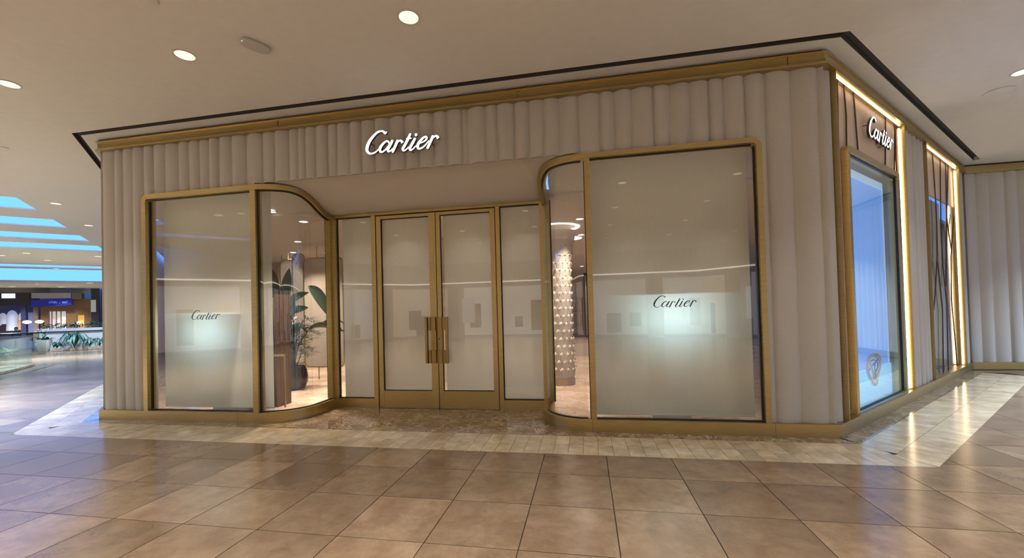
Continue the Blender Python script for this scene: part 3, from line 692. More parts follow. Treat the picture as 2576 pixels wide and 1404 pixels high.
def display_set():
    m, nt, bs = nodes('blue_glow_panel'); bs.inputs['Base Color'].default_value = (.12, .25, .5, 1); bs.inputs['Emission Color'].default_value = (.11, .31, .84, 1); bs.inputs['Emission Strength'].default_value = 1.45  # blue display light and skylight reflection put in as the panel's glow
    m2 = mat_emit('blue_glow_block', (.19, .60, 1.0), 1.25)  # white block; the blue light on it is put in as glow
    root = thing('display_backdrop', side(1.85, .2, HP), 'tall panel inside the side display window with blue light put in as glow', 'display panel')
    b = MB(); shex(b, .80, 2.67, .20, .23, .60, 3.36); b.build('panel', m, root)
    edge = mat_emit('panel_edge', (.45, .72, 1.0), .9)
    b = MB(); shex(b, .80, 2.67, .19, .20, 3.26, 3.36); shex(b, 2.64, 2.67, .19, .20, .60, 3.26); b.build('edge_strip', edge, root)
    p2 = thing('display_plinth', side(1.8, .16, HP), 'white block at the foot of the side display with blue light put in as glow', 'display block')
    b = MB(); shex(b, .80, 2.66, .17, .26, HP, .60); b.build('block', m2, p2)
    # crystal ring ornament
    c = side(1.72, .135, .60); u = Vector((Q, Q, 0)); z = Vector((0, 0, 1)); nn = Vector((Q, -Q, 0))
    orn = thing('ring_ornament', side(1.72, .135, .40), 'clear crystal interlaced ring ornament in front of the blue block', 'ornament')
    cg = mat_plain('crystal', (.90, .93, 1.0), .08, 0, .8); dk = mat_plain('ornament_line', (.10, .08, .12), .3, .5)
    def oval(rx, rz, tilt, off, rt, mat, nm):
        pts = []
        for i in range(28):
            a = 2*PI*i/28; x, y = rx*math.cos(a), rz*math.sin(a); xx, yy = x*math.cos(tilt)-y*math.sin(tilt), x*math.sin(tilt)+y*math.cos(tilt)
            pts.append(c+u*xx+z*yy+nn*(off*math.sin(2*a)))
        b = MB(); b.tube(pts, rt, 6, True); b.build(nm, mat, orn, True)
    oval(.24, .21, .2, .02, .022, cg, 'crystal_ring'); oval(.15, .19, -.5, .03, .014, cg, 'crystal_ring'); oval(.17, .08, .7, .025, .008, dk, 'dark_ring'); oval(.10, .13, -.2, .02, .007, dk, 'dark_ring')
display_set()

# ------------------------------------------------------------------ ceiling fittings
def downlight(x, y, r, label, power, group=None, col=WARM, z=ZC, mat='lamp', spread=1.5):
    root = thing('downlight', (x, y, z), label, 'ceiling light', group)
    b = MB(); b.lathe((x, y, z), [(r*1.17, -.004), (r*1.17, .006), (r*.98, .004), (r*.98, -.006)], 28, False); ids = None; b.build('trim_ring', M['lamp_rim'], root, True)
    b = MB(); b.lathe((x, y, z), [(r*.97, -.0015), (r*.97, -.004)], 28); b.build('diffuser', M[mat], root)
    if power: area_light('lamp', (x, y, z-.012), r*1.8, power, col, root, (0, 0, 0), spread)
vis = [(6.017, -1.507, 'round ceiling downlight above and left of the front sign'), (3.36, -1.49, 'round ceiling downlight left of the oval ceiling speaker'), (.80, -1.49, 'round ceiling downlight nearest the left edge of the ceiling'), (13.36, 1.2, 'round ceiling downlight at the right edge')]
PW = 15; PB = 104
for x, y, lb in vis: downlight(x, y, .098, lb, PW)
for x in (-1.75, 8.6, 11.1): downlight(x, -1.49, .098, 'ceiling downlight outside the view in the front row', PW, 'downlights outside the view')
for y in (-4.6, -7.0, -9.6, -12.4):
    for x in (-1.75, .8, 3.36, 6.0, 8.6, 11.1, 13.6): downlight(x, y, .098, 'added unseen ceiling downlight behind the viewer', PB, 'added fill downlights behind the viewer', spread=1.5)  # unseen lamp rows added to light the court by floor bounce
for i, (x, y, r, lb) in enumerate([(-5.05, 2.68, .1, 'left concourse downlight nearest the first skylight strip'), (-7.07, 4.76, .1, 'left concourse downlight just left of the shop corner'), (-15.06, 8.04, .12, 'small far downlight between skylight strips on the left'), (-16.88, 9.86, .12, 'small far downlight between skylight strips in the middle'), (-13.7, 9.67, .12, 'small far downlight between skylight strips beside the shop corner')]): downlight(x, y, r, lb, 60, None, COOL)
for i, (x, y, lb) in enumerate([(-36.1, 19.6, 'tiny downlight over the far shops, leftmost'), (-34.2, 21.5, 'tiny downlight over the far shops, middle'), (-28.7, 19.7, 'tiny downlight over the far shops, rightmost')]): downlight(x, y, .2, lb, 160, None, COOL)
def ceiling_speaker():
    c = Vector((4.247, -1.483, ZC)); root = thing('ceiling_speaker', c, 'oval grey wireless unit fixed to the ceiling', 'ceiling unit')
    d = Vector((.155, .245, 0)).normalized(); n = Vector((-d.y, d.x, 0)); b = MB(); rings = []
    for sc_, z in ((.9, 0), (1, -.012), (1, -.028), (.93, -.036)):
        ring = []
        for i in range(36):
            a = 2*PI*i/36; ca, sa = math.cos(a), math.sin(a); x = math.copysign(abs(ca)**.62, ca)*.145; y = math.copysign(abs(sa)**.62, sa)*.085
            ring.append(c+d*x*sc_+n*y*sc_+Vector((0, 0, z)))
        rings.append(ring)
    b.loft(rings); b.build('housing', M['speaker'], root, True)
    b = MB(); p = c+d*.02+n*.086+Vector((0, 0, -.018)); b.hexa([p+d*x+n*y+Vector((0, 0, z)) for z in (-.006, .006) for x, y in ((-.03, -.006), (.03, -.006), (.03, .004), (-.03, .004))]); b.build('port', M['gasket'], root)
    b = MB(); p = c-d*.13-n*.03+Vector((0, 0, -.037)); b.lathe(p, [(.004, 0), (.004, -.003)], 8); b.build('status_led', mat_emit('led_white', (1, 1, 1), 2.0), root)
ceiling_speaker()
for x, y, s, lb in ((3.80, -2.25, .08, 'small square sprinkler cover at the top edge'), (-1.78, -.10, .075, 'small round sprinkler cover on the left ceiling'), (13.55, 1.75, .16, 'square air vent cover at the right ceiling edge')):
    b = MB(); b.lathe((x, y, ZC), [(s*.6, 0), (s, -.006), (s*.8, -.014), (s*.3, -.016)], 20); o = b.build('ceiling_cover', M['ceil'], None, True, origin=(x, y, ZC)); tag(o, lb, 'ceiling fitting')

for a, bb in ((.6, 3.6), (3.4, 3.6), (.6, 6.6), (3.6, 6.6), (-1.5, 5), (17.5, 1.2), (17.5, 6.0), (17.5, 10), (23.0, 8), (27, 1.2), (36, 4.5), (36, 9.5), (23, 3.4), (23, 5.6), (38.5, 8), (38.5, 12), (12.4, 6.0), (12.4, 10), (7.1, 6.0), (7.1, 10.5)):  # unseen cool lamps added to brighten the skylit left floor and ceiling
    p = lab(a, bb); downlight(p.x, p.y, .12, 'added fill downlight hidden from view over the left concourse', 700 if a < 20 else (110 if a < 24 else 240), 'added fill downlights over the left concourse', COOL)
for a, bb in ((.3, 3.2), (2.9, 3.2), (5.6, 3.2), (8.6, 5.6), (.3, 6.2), (2.6, 7)):  # unseen lamps added for the cool light on the right side
    p = rab(a, bb); downlight(p.x, p.y, .1, 'added fill downlight out of view over the right concourse', (150 if a < 1 else 330) if a < 8 else 700, 'added fill downlights over the right concourse', COOL, spread=2.3 if a > 8 else 1.35)
# ------------------------------------------------------------------ shop interior
def interior():
    b = MB(); b.prism([(.0, .12), (2.9, .12), (3.42, .5), (3.42, 1.22), (7.1, 1.22), (7.1, .5), (7.6, .12), (W, .12), (26, 15.6), (-15, 15.6)], -.01, .001)
    o = b.build('floor', M['marble_in']); tag(o, 'polished beige marble floor inside the shop', 'floor', kind='structure')
    b = MB(); b.prism([(-.5, .9), (W+.5, .9), (25, 15.4), (-14.5, 15.4)], 3.28, 3.36); b.box(3.30, 7.2, .62, .9, 3.60, 3.66)
    o = b.build('ceiling', mat_plain('shop_ceiling', (.80, .755, .71), .7)); tag(o, 'beige shop ceiling with round downlights', 'ceiling', kind='structure')
    gl = mat_plain('glossy_bay_ceiling', (.86, .84, .81), .35)
    b = MB(); 
    for fx, x0 in ((lambda x: x, .25), (lambda x: MX-x, MX-W+.25)):
        rings = []
        for y in (.16, .22, .30, .40, .50, .62, .96):
            xm = ARC_C+(math.sqrt(max(.0, .47**2-(ARC_R-y)**2)) if y < ARC_R else .47); z = 3.50-.215*(y-.16)/.8
            rings.append([(fx(x0), y, z), (fx(xm), y, z), (fx(xm), y, 3.60), (fx(x0), y, 3.60)])
        b.loft(rings)
    o = b.build('ceiling', gl); tag(o, 'glossy ceiling of the two window bays', 'ceiling', kind='structure')
    b = MB(); b.box(-15, 26, 15.4, 15.6, 0, 3.6); o = b.build('wall_back', mat_plain('shop_back_wall', (.66, .52, .44), .6)); tag(o, 'pinkish back wall deep inside the shop', 'wall', kind='structure')
    b = MB(); b.box(-3.6, 3.0, 6.2, 6.3, 0, 3.3); o = b.build('wall_partition', mat_plain('shop_partition', (.62, .50, .42), .6)); tag(o, 'beige partition behind the framed screens', 'wall', kind='structure')
    b = MB(); b.box(4.4, 4.5, 2.0, 15.4, 0, 3.3); o = b.build('wall_partition', mat_plain('shop_partition2', (.70, .58, .50), .6)); tag(o, 'beige partition dividing the shop behind the doors', 'wall', kind='structure')
interior()
IN = (1.0, .80, .64)
for x, y, lb, p in ((1.86, 1.42, 'shop downlight seen at the left of the left curved pane', 26), (2.66, 1.42, 'shop downlight seen near the top of the left curved pane', 34), (1.2, 3.2, 'shop downlight in front of the framed screens', 30), (0, 4.6, 'small shop downlight behind the framed screens', 26), (.75, 5.0, 'small shop downlight between the framed screens', 18),
                   (7.6, 2.75, 'shop downlight right of the petal column', 45), (7.61, 4.5, 'second shop downlight beyond the petal column', 40), (8.6, 7.0, 'shop downlight hidden behind the right blind', 40), (7.57, 11.8, 'far shop downlight above the vitrine', 90), (6.0, 3.0, 'shop downlight hidden behind the doors', 50), (6.0, 8.0, 'shop downlight hidden deep behind the doors', 60)):
    downlight(x, y, .075, lb, p*(2.6 if x < 3 else .85), None, IN, 3.28, 'lamp_in', 1.7)
for x, y, z, lb, p in ((1.3, .80, 3.322, 'small added downlight at the outer end of the left window bay', 6), (2.55, .80, 3.322, 'small added downlight at the inner end of the left window bay', 6), (8.15, .80, 3.322, 'small added downlight at the inner end of the right window bay', 6), (9.35, .80, 3.322, 'small added downlight at the outer end of the right window bay', 6),  # lamps added to brighten the bays and blinds from inside
                       (3.9, 1.7, 3.28, 'added downlight brightening the left side pane blind from behind', 7), (4.75, 1.7, 3.28, 'added downlight brightening the left door blind from behind', 8), (5.85, 1.7, 3.28, 'added downlight brightening the right door blind from behind', 8), (6.7, 1.7, 3.28, 'added downlight brightening the right side pane blind from behind', 7)):
    downlight(x, y, .05, lb, p, None, IN, z, 'lamp_in', 1.2 if z > 3.3 else 1.7)
def screens():
    # (x0,x1,y,top,bottom,label)
    for x0, x1, y, z1, z0, lb in ((.78, 1.85, 3.95, 2.99, .30, 'widest brass framed patterned screen on the right'), (.20, .56, 4.3, 3.18, .35, 'tallest narrow brass framed screen'), (-.36, .12, 4.55, 3.08, .35, 'brass framed pale screen left of the tallest one'), (-.75, -.42, 4.9, 3.0, .35, 'narrow brass framed screen mostly hidden by leaves'), (-1.25, -.72, 4.6, 3.2, .35, 'brass framed screen at the left edge of the curved pane')):
        root = thing('framed_screen', ((x0+x1)/2, y, 0), lb, 'screen'); r = min(.13, (x1-x0)/2.05)
        pts = []
        for cx, cz, a0 in ((x1-r, z1-r, 0), (x0+r, z1-r, PI/2), (x0+r, z0+r, PI), (x1-r, z0+r, 3*PI/2)):
            for i in range(6): a = a0+PI/2*i/5; pts.append((cx+r*math.cos(a), y, cz+r*math.sin(a)))
        b = MB(); b.tube(pts, .017, 8, True); b.build('tube_frame', M['brass'], root, True)
        b = MB(); i = b.add([(p[0], y-.004, p[2]) for p in pts]); j = b.add([(p[0], y+.004, p[2]) for p in pts]); b.face(*i); b.face(*j[::-1])
        for k in range(len(pts)): q_ = (k+1) % len(pts); b.face(i[k], i[q_], j[q_], j[k])
        b.build('panel', M['screen'], root)
        xm = x0+(x1-x0)*.35 if x1-x0 > .8 else (x0+x1)/2
        b = MB(); b.tube([(xm, y, z1), (xm, y, 3.28)], .012, 8); b.build('hanger_rod', M['brass'], root)
        b = MB(); b.tube([(xm, y, 0), (xm, y, z0)], .012, 8); b.build('foot_rod', M['brass'], root)
screens()
def leafmesh(b, base, tip, wid, droop, up=Vector((0, 0, 1)), n=9, twist=0, fold=.12):
    base, tip = Vector(base), Vector(tip); d = tip-base; l = d.length; sd = d.cross(up).normalized(); nm = sd.cross(d).normalized()
    sd2 = sd*math.cos(twist)+nm*math.sin(twist); nm2 = nm*math.cos(twist)-sd*math.sin(twist); prev = None
    for k in range(n+1):
        t = k/n; c = base+d*t+Vector((0, 0, droop*l*4*t*(1-t))); h = wid*max(.02, math.sin(PI*min(1, t*.94+.06))**.75)*(1-.25*t)
        p = b.add([c-sd2*h+nm2*h*fold*2, c-sd2*h*.5+nm2*h*fold*.7, c, c+sd2*h*.5+nm2*h*fold*.7, c+sd2*h+nm2*h*fold*2])
        if prev:
            for i in range(4): b.face(prev[i], prev[i+1], p[i+1], p[i])
        prev = p
def plant():
    c = Vector((1.48, 2.62, 0))
    root = thing('potted_plant', c, 'tall dark banana-leaf and palm plant in a black pot', 'plant')
    b = MB(); b.lathe(c, [(.14, 0), (.22, .03), (.27, .15), (.28, .28), (.255, .42), (.225, .50), (.205, .50), (.20, .45), (.0, .44)], 28, False); b.build('pot', M['pot_black'], root, True, angle=60)
    b = MB(); b.lathe(c, [(.18, .41), (.18, .432)], 20); b.build('soil', M['soil'], root)
    rnd = random.Random(4)
    L_ = [((1.12, 2.6, 1.90), (.80, 2.55, 2.78), .21), ((1.30, 2.6, 1.72), (1.435, 2.6, 2.60), .13), ((1.30, 2.55, 1.76), (1.90, 2.6, 2.06), .12), ((1.0, 2.75, 1.85), (.62, 2.7, 2.55), .2), ((1.45, 2.55, 1.64), (1.88, 2.6, 1.74), .085), ((1.50, 2.5, 1.1), (1.75, 2.5, 1.42), .13), ((1.40, 2.55, 1.25), (1.14, 2.5, 1.55), .13), ((1.46, 2.6, 1.5), (1.62, 2.5, 1.95), .12)]
    for bs_, tp, wd in L_:
        b = MB(); leafmesh(b, bs_, tp, wd, .06, up=Vector((0, -1, .15)), twist=rnd.uniform(-.35, .35), n=10); lf_ = b.build('leaf', M['leaf'], root, True, angle=80)
        b = MB(); m_ = [c+Vector((rnd.uniform(-.06, .06), rnd.uniform(-.06, .06), .42)), (c+Vector(bs_))/2+Vector((0, 0, .1)), Vector(bs_), Vector(bs_).lerp(Vector(tp), .5)]
        b.tube([tuple(v[:3]) for v in [(p.x, p.y, p.z) for p in m_]], .014, 6, taper=[1.2, 1, .7, .3]); b.build('stem', M['leaf'], lf_, True)
    for k in range(26):
        a = rnd.uniform(0, 2*PI); h = rnd.uniform(.5, 1.45); ln = rnd.uniform(.35, .65); p0 = c+Vector((0, 0, .42)); p1 = c+Vector((math.cos(a)*.10, math.sin(a)*.10, h)); p2 = c+Vector((math.cos(a)*ln*.55, math.sin(a)*ln*.55, h+.28)); p3 = c+Vector((math.cos(a)*ln, math.sin(a)*ln, h+.16))
        b = MB(); b.tube([p0, p1, p2, p3], .009, 5, taper=[1.3, 1, .6, .3])
        for i in range(14):
            t = .25+.75*i/13; q_ = p1.lerp(p2, t*2) if t < .5 else p2.lerp(p3, t*2-1)
            if t < .3: q_ = p1.lerp(p2, t)
            dr = Vector((math.cos(a), math.sin(a), .1)); sd = Vector((-math.sin(a), math.cos(a), 0))
            for s in (-1, 1):
                tip = q_+(dr*.6+sd*s*.8).normalized()*rnd.uniform(.14, .26)+Vector((0, 0, rnd.uniform(-.04, .08))); leafmesh(b, q_, tip, .011, .05, n=3, fold=.3)
        b.build('palm_frond', M['leaf'], root, True, angle=80)
    # second plant whose leaves come in from the right of the curved pane
    c2 = Vector((2.55, 4.2, 0)); r2 = thing('potted_plant', c2, 'second banana-leaf plant whose leaves reach in at the right of the left curved pane', 'plant')
    b = MB(); b.lathe(c2, [(.13, 0), (.2, .03), (.25, .16), (.25, .28), (.20, .44), (.18, .42), (0, .41)], 24, False); b.build('pot', M['pot_black'], r2, True, angle=60)
    for bs_, tp, wd in (((1.80, 3.5, 1.55), (1.22, 3.5, 2.27), .17), ((1.80, 3.5, 1.28), (1.18, 3.5, 1.22), .075), ((2.0, 3.6, 1.2), (1.6, 3.5, 1.42), .09)):
        b = MB(); leafmesh(b, bs_, tp, wd, .16, up=Vector((0, -1, .2)), twist=.2, n=10); b.build('leaf', M['leaf'], r2, True, angle=80)
        b = MB(); b.tube([c2+Vector((0, 0, .4)), c2+Vector((-.1, -.1, 1.0)), bs_], .016, 6); b.build('stem', M['leaf'], r2, True)
plant()
def small_furniture():
    root = thing('wood_cabinet', (2.2, 1.02, 0), 'narrow dark brown cabinet beside the left blind', 'cabinet')
    b = MB(); b.box(1.75, 2.40, 1.0, 1.35, 0, 1.95); b.build('body', M['walnut'], root)
    b = MB(); b.box(2.29, 2.37, .992, 1.0, 1.15, 1.9); b.build('glass_strip', mat_plain('mirror_strip', (.75, .70, .68), .05, 1), root)
    r = thing('brass_barrier', (2.52, 1.0, 0), 'slim brass rail with a single post by the brown cabinet', 'barrier')
    b = MB(); b.tube([(2.535, 1.02, 0), (2.535, 1.02, .90)], .016, 10); b.build('post', M['brass'], r, True)
    b = MB(); b.box(2.2, 2.575, .965, .995, .88, .915); b.build('rail', M['brass'], r)
small_furniture()
def column():
    cx, cy = 7.13, 3.45; r0 = .265; zt_ = 3.18
    root = thing('petal_column', (cx, cy, 0), 'round ivory column covered with petal-shaped scales', 'column')
    def rad(z): t = z/zt_; return r0-.03*math.sin(PI*min(1, t))+(.12*max(0, (t-.72)/.28)**2)
    b = MB(); b.lathe((cx, cy, 0), [(rad(z), z) for z in [.0+zt_*i/20 for i in range(21)]], 36); b.build('shaft', M['offwhite'], root, True)
    b = MB(); b.lathe((cx, cy, 0), [(r0+.012, 0), (r0+.012, .13), (r0+.004, .13)], 36); b.build('base_band', mat_brass('pink_brass', (.75, .55, .42), .4), root, True)
    rows, nper = 19, 13
    b = MB(); n = 6
    for k in range(n+1):                           # unit petal: width along y, height z, outwards x
        t = k/n; h = .5*math.sqrt(max(0, 1-max(0, (t-.35)/.65)**2)) if t > .35 else .5; o = .012+.034*t**2
        b.add([(o*.35, -h, t), (o+.012*t, 0, t*1.03), (o*.35, h, t), (-.01, 0, t)])
    for k in range(n):
        a = k*4
        for i in range(4): j = (i+1) % 4; b.face(a+i, a+j, a+4+j, a+4+i)
    me = None
    for ro in range(rows):
        z = .17+ro*(zt_-.17-.05)/rows; hh = (zt_-.2)/rows*1.28
        for k in range(nper):
            a = 2*PI*(k+.5*(ro % 2))/nper; rr_ = rad(z)
            if me is None: o = b.build('petal', M['offwhite'], None, True, angle=60); me = o.data; o.parent = root
            else: o = bpy.data.objects.new('petal', me); COL.objects.link(o); o.parent = root
            o.location = (math.cos(a)*rr_, math.sin(a)*rr_, z); o.rotation_euler = (0, 0, a); o.scale = (1.0, 2*PI*rr_/nper*1.0, hh)
    # lit ceiling ring above the column
    r = thing('ring_light', (cx, cy, 3.28), 'round glowing ceiling ring above the petal column', 'ceiling light')
    b = MB(); b.lathe((cx, cy, 3.28), [(.40, -.003), (.46, -.003), (.46, -.012), (.40, -.012)], 40, False); ids = 0; b.build('ring', M['lamp_in'], r, True)
    r = thing('ring_light', (7.55, 4.9, 3.28), 'smaller glowing ceiling disc behind the petal column', 'ceiling light')
    b = MB(); b.lathe((7.38, 4.9, 3.28), [(.24, -.003), (.24, -.012)], 40); b.build('disc', M['lamp_in'], r)
    # vitrine and wall shelf further back
    v = thing('glass_vitrine', (7.95, 11.6, 0), 'tall dark framed glass vitrine deep in the shop', 'vitrine')
    b = MB(); b.box(7.62, 8.5, 11.3, 11.9, 0, .35); b.build('base', M['brass'], v)
    b = MB()
    for x in (7.62, 8.46):
        for y in (11.3, 11.86): b.box(x, x+.04, y, y+.04, .35, 2.9)
    b.box(7.62, 8.5, 11.3, 11.9, 2.9, 2.96); b.build('frame', M['gasket'], v)
    b = MB(); b.box(7.66, 8.46, 11.31, 11.32, .35, 2.9); b.build('glass_pane', M['glass'], v)
    b = MB(); b.box(7.68, 8.44, 11.84, 11.86, .4, 2.85); b.build('back_panel', mat_plain('vitrine_back', (.45, .5, .5), .3), v)
    for z in (1.0, 1.6, 2.2): b = MB(); b.box(7.66, 8.46, 11.34, 11.82, z, z+.012); b.build('shelf', M['glass'], v)
    s = thing('wall_shelf', (6.9, 15.3, 1.5), 'slim brass wall shelf on the far shop wall', 'shelf')
    for z in (1.35, 1.95): b = MB(); b.box(6.2, 7.5, 15.1, 15.4, z, z+.05); b.build('shelf_board', M['brass'], s)
    t = thing('counter_table', (7.4, 9.0, 0), 'low pale marble counter behind the petal column', 'counter')
    b = MB(); b.box(6.8, 7.75, 8.7, 9.3, 0, .62); b.build('body', mat_plain('counter_pale', (.55, .50, .48), .35), t)
    b = MB(); b.box(6.75, 7.8, 8.65, 9.35, .62, .66); b.build('top', M['walnut'], t)
column()

# ------------------------------------------------------------------ the mall around the shop
def mall_front(name, fn, u0, u1, bay, label, seed, wallmat, off=0):
    """a row of lit shop fronts: fn(u, out, z); out points into the mall"""
    rnd = random.Random(seed)
    root = thing(name, fn((u0+u1)/2, 0, 0), label, 'wall', kind='structure')
    def bx(nm, mat, a0, a1, o0, o1, z0, z1, p=root):
        b = MB(); b.hexa([fn(a0, o0, z0), fn(a1, o0, z0), fn(a1, o1, z0), fn(a0, o1, z0), fn(a0, o0, z1), fn(a1, o0, z1), fn(a1, o1, z1), fn(a0, o1, z1)]); return b.build(nm, mat, p)
    bx('back_wall', wallmat, u0, u1, -1.3, -1.2, 0, ZC+.4)
    bx('fascia', wallmat, u0, u1, -1.2, 0, 3.3, ZC+.4)
    bx('cove_strip', COVE, u0+1, u1-1, 0, .04, 3.30, 3.36)
    n = max(1, int((u1-u0)/bay))
    for k in range(n+1):
        u = u0+(u1-u0)*k/n; bx('pier', wallmat, u-.35, u+.35, -1.2, .02, 0, 3.3)
    for k in range(n):
        a0, a1 = u0+(u1-u0)*k/n+.35, u0+(u1-u0)*(k+1)/n-.35
        bx('lit_shop', SHOPGLOW[rnd.randrange(3)], a0, a1, -1.19, -1.1, .1, 3.1)
        for _ in range(3):
            c = rnd.uniform(a0+.4, a1-.6); wd = rnd.uniform(.3, .9); z0 = rnd.uniform(.1, .6); bx('display_case', SHOPDARK[rnd.randrange(3)], c, min(a1-.05, c+wd), -.95, -.6, z0, z0+rnd.uniform(.6, 1.9))
        bx('poster', SHOPGLOW[(k+1) % 3], a0+.1, a0+.9, -.3, -.28, .9, 2.4)
COVE = mat_emit('cove_strip', (1.0, .93, .82), 3.0)
SHOPGLOW = [mat_emit('shop_glow_warm', (1.0, .84, .66), .55), mat_emit('shop_glow_white', (.98, .94, .88), .7), mat_emit('shop_glow_pale', (.90, .90, .95), .5)]
SHOPDARK = [mat_plain('case_dark', (.08, .06, .05), .4), mat_plain('case_brown', (.3, .2, .12), .5), mat_plain('case_grey', (.45, .44, .42), .5)]
mw = mat_plain('mall_wall', (.62, .57, .50), .7)
mall_front('wall_opposite', lambda u, o, z: Vector((u, -17+o, z)), -6, 17, 5.4, 'row of lit shop fronts across the court behind the viewer', 1, mw)
mall_front('wall_opposite', lambda u, o, z: lab(u, 14-o, z), -14, 3, 5.4, 'row of lit shop fronts left of the court', 2, mw)
mall_front('wall_opposite', lambda u, o, z: rab(u, 14-o, z), -14, 14.5, 5.4, 'row of lit shop fronts right of the court', 3, mw)
b = MB(); b.box(CORNER_R[0]+7, 37, CORNER_R[1]+.02, CORNER_R[1]+.2, 0, ZC+.4); o = b.build('wall_back', mw); tag(o, 'plain wall continuing right of the fluted far wall', 'wall', kind='structure')
b = MB(); b.hexa([lab(3, 14), lab(43, 16), lab(43, 16.2), lab(3, 14.2), lab(3, 14, ZC+.4), lab(43, 16, ZC+.4), lab(43, 16.2, ZC+.4), lab(3, 14.2, ZC+.4)]); o = b.build('wall_left', mw); tag(o, 'plain side wall of the left concourse', 'wall', kind='structure')

def abx(b, a0, a1, b0, b1, z0, z1): return b.hexa([lab(a0, b0, z0), lab(a1, b0, z0), lab(a1, b1, z0), lab(a0, b1, z0), lab(a0, b0, z1), lab(a1, b0, z1), lab(a1, b1, z1), lab(a0, b1, z1)])
def balustrade(label, p0, p1, n):
    p0, p1 = lab(*p0), lab(*p1); d = p1-p0; root = thing('glass_balustrade', p0.lerp(p1, .5), label, 'balustrade')
    nrm = Vector((-d.y, d.x, 0)).normalized()*.008
    for k in range(n):
        q0, q1 = p0+d*(k/n)+d.normalized()*.01, p0+d*((k+1)/n)-d.normalized()*.01
        b = MB(); b.hexa([q0-nrm+Vector((0, 0, .07)), q1-nrm+Vector((0, 0, .07)), q1+nrm+Vector((0, 0, .07)), q0+nrm+Vector((0, 0, .07)), q0-nrm+Vector((0, 0, 1.06)), q1-nrm+Vector((0, 0, 1.06)), q1+nrm+Vector((0, 0, 1.06)), q0+nrm+Vector((0, 0, 1.06))]); b.build('glass_pane', M['rail_glass'], root)
    w_ = nrm.normalized()*.07
    b = MB(); b.hexa([p0-w_, p1-w_, p1+w_, p0+w_, p0-w_+Vector((0, 0, .07)), p1-w_+Vector((0, 0, .07)), p1+w_+Vector((0, 0, .07)), p0+w_+Vector((0, 0, .07))]); b.build('base_kerb', M['plank'], root)
    b = MB(); b.tube([p0+Vector((0, 0, 1.09)), p1+Vector((0, 0, 1.09))], .035, 10); b.build('handrail', mat_plain('dark_rail', (.03, .03, .035), .25, .7), root, True)
balustrade('nearest glass balustrade at the left edge with dark handrail', (6, 4.16), (13.5, 4.12), 5)
balustrade('far glass balustrade in front of the white planter wall', (22.0, 5.75), (22.0, 13), 4)
balustrade('glass balustrade across the void behind the nearest one', (13.6, 4.2), (13.6, 12.5), 5)

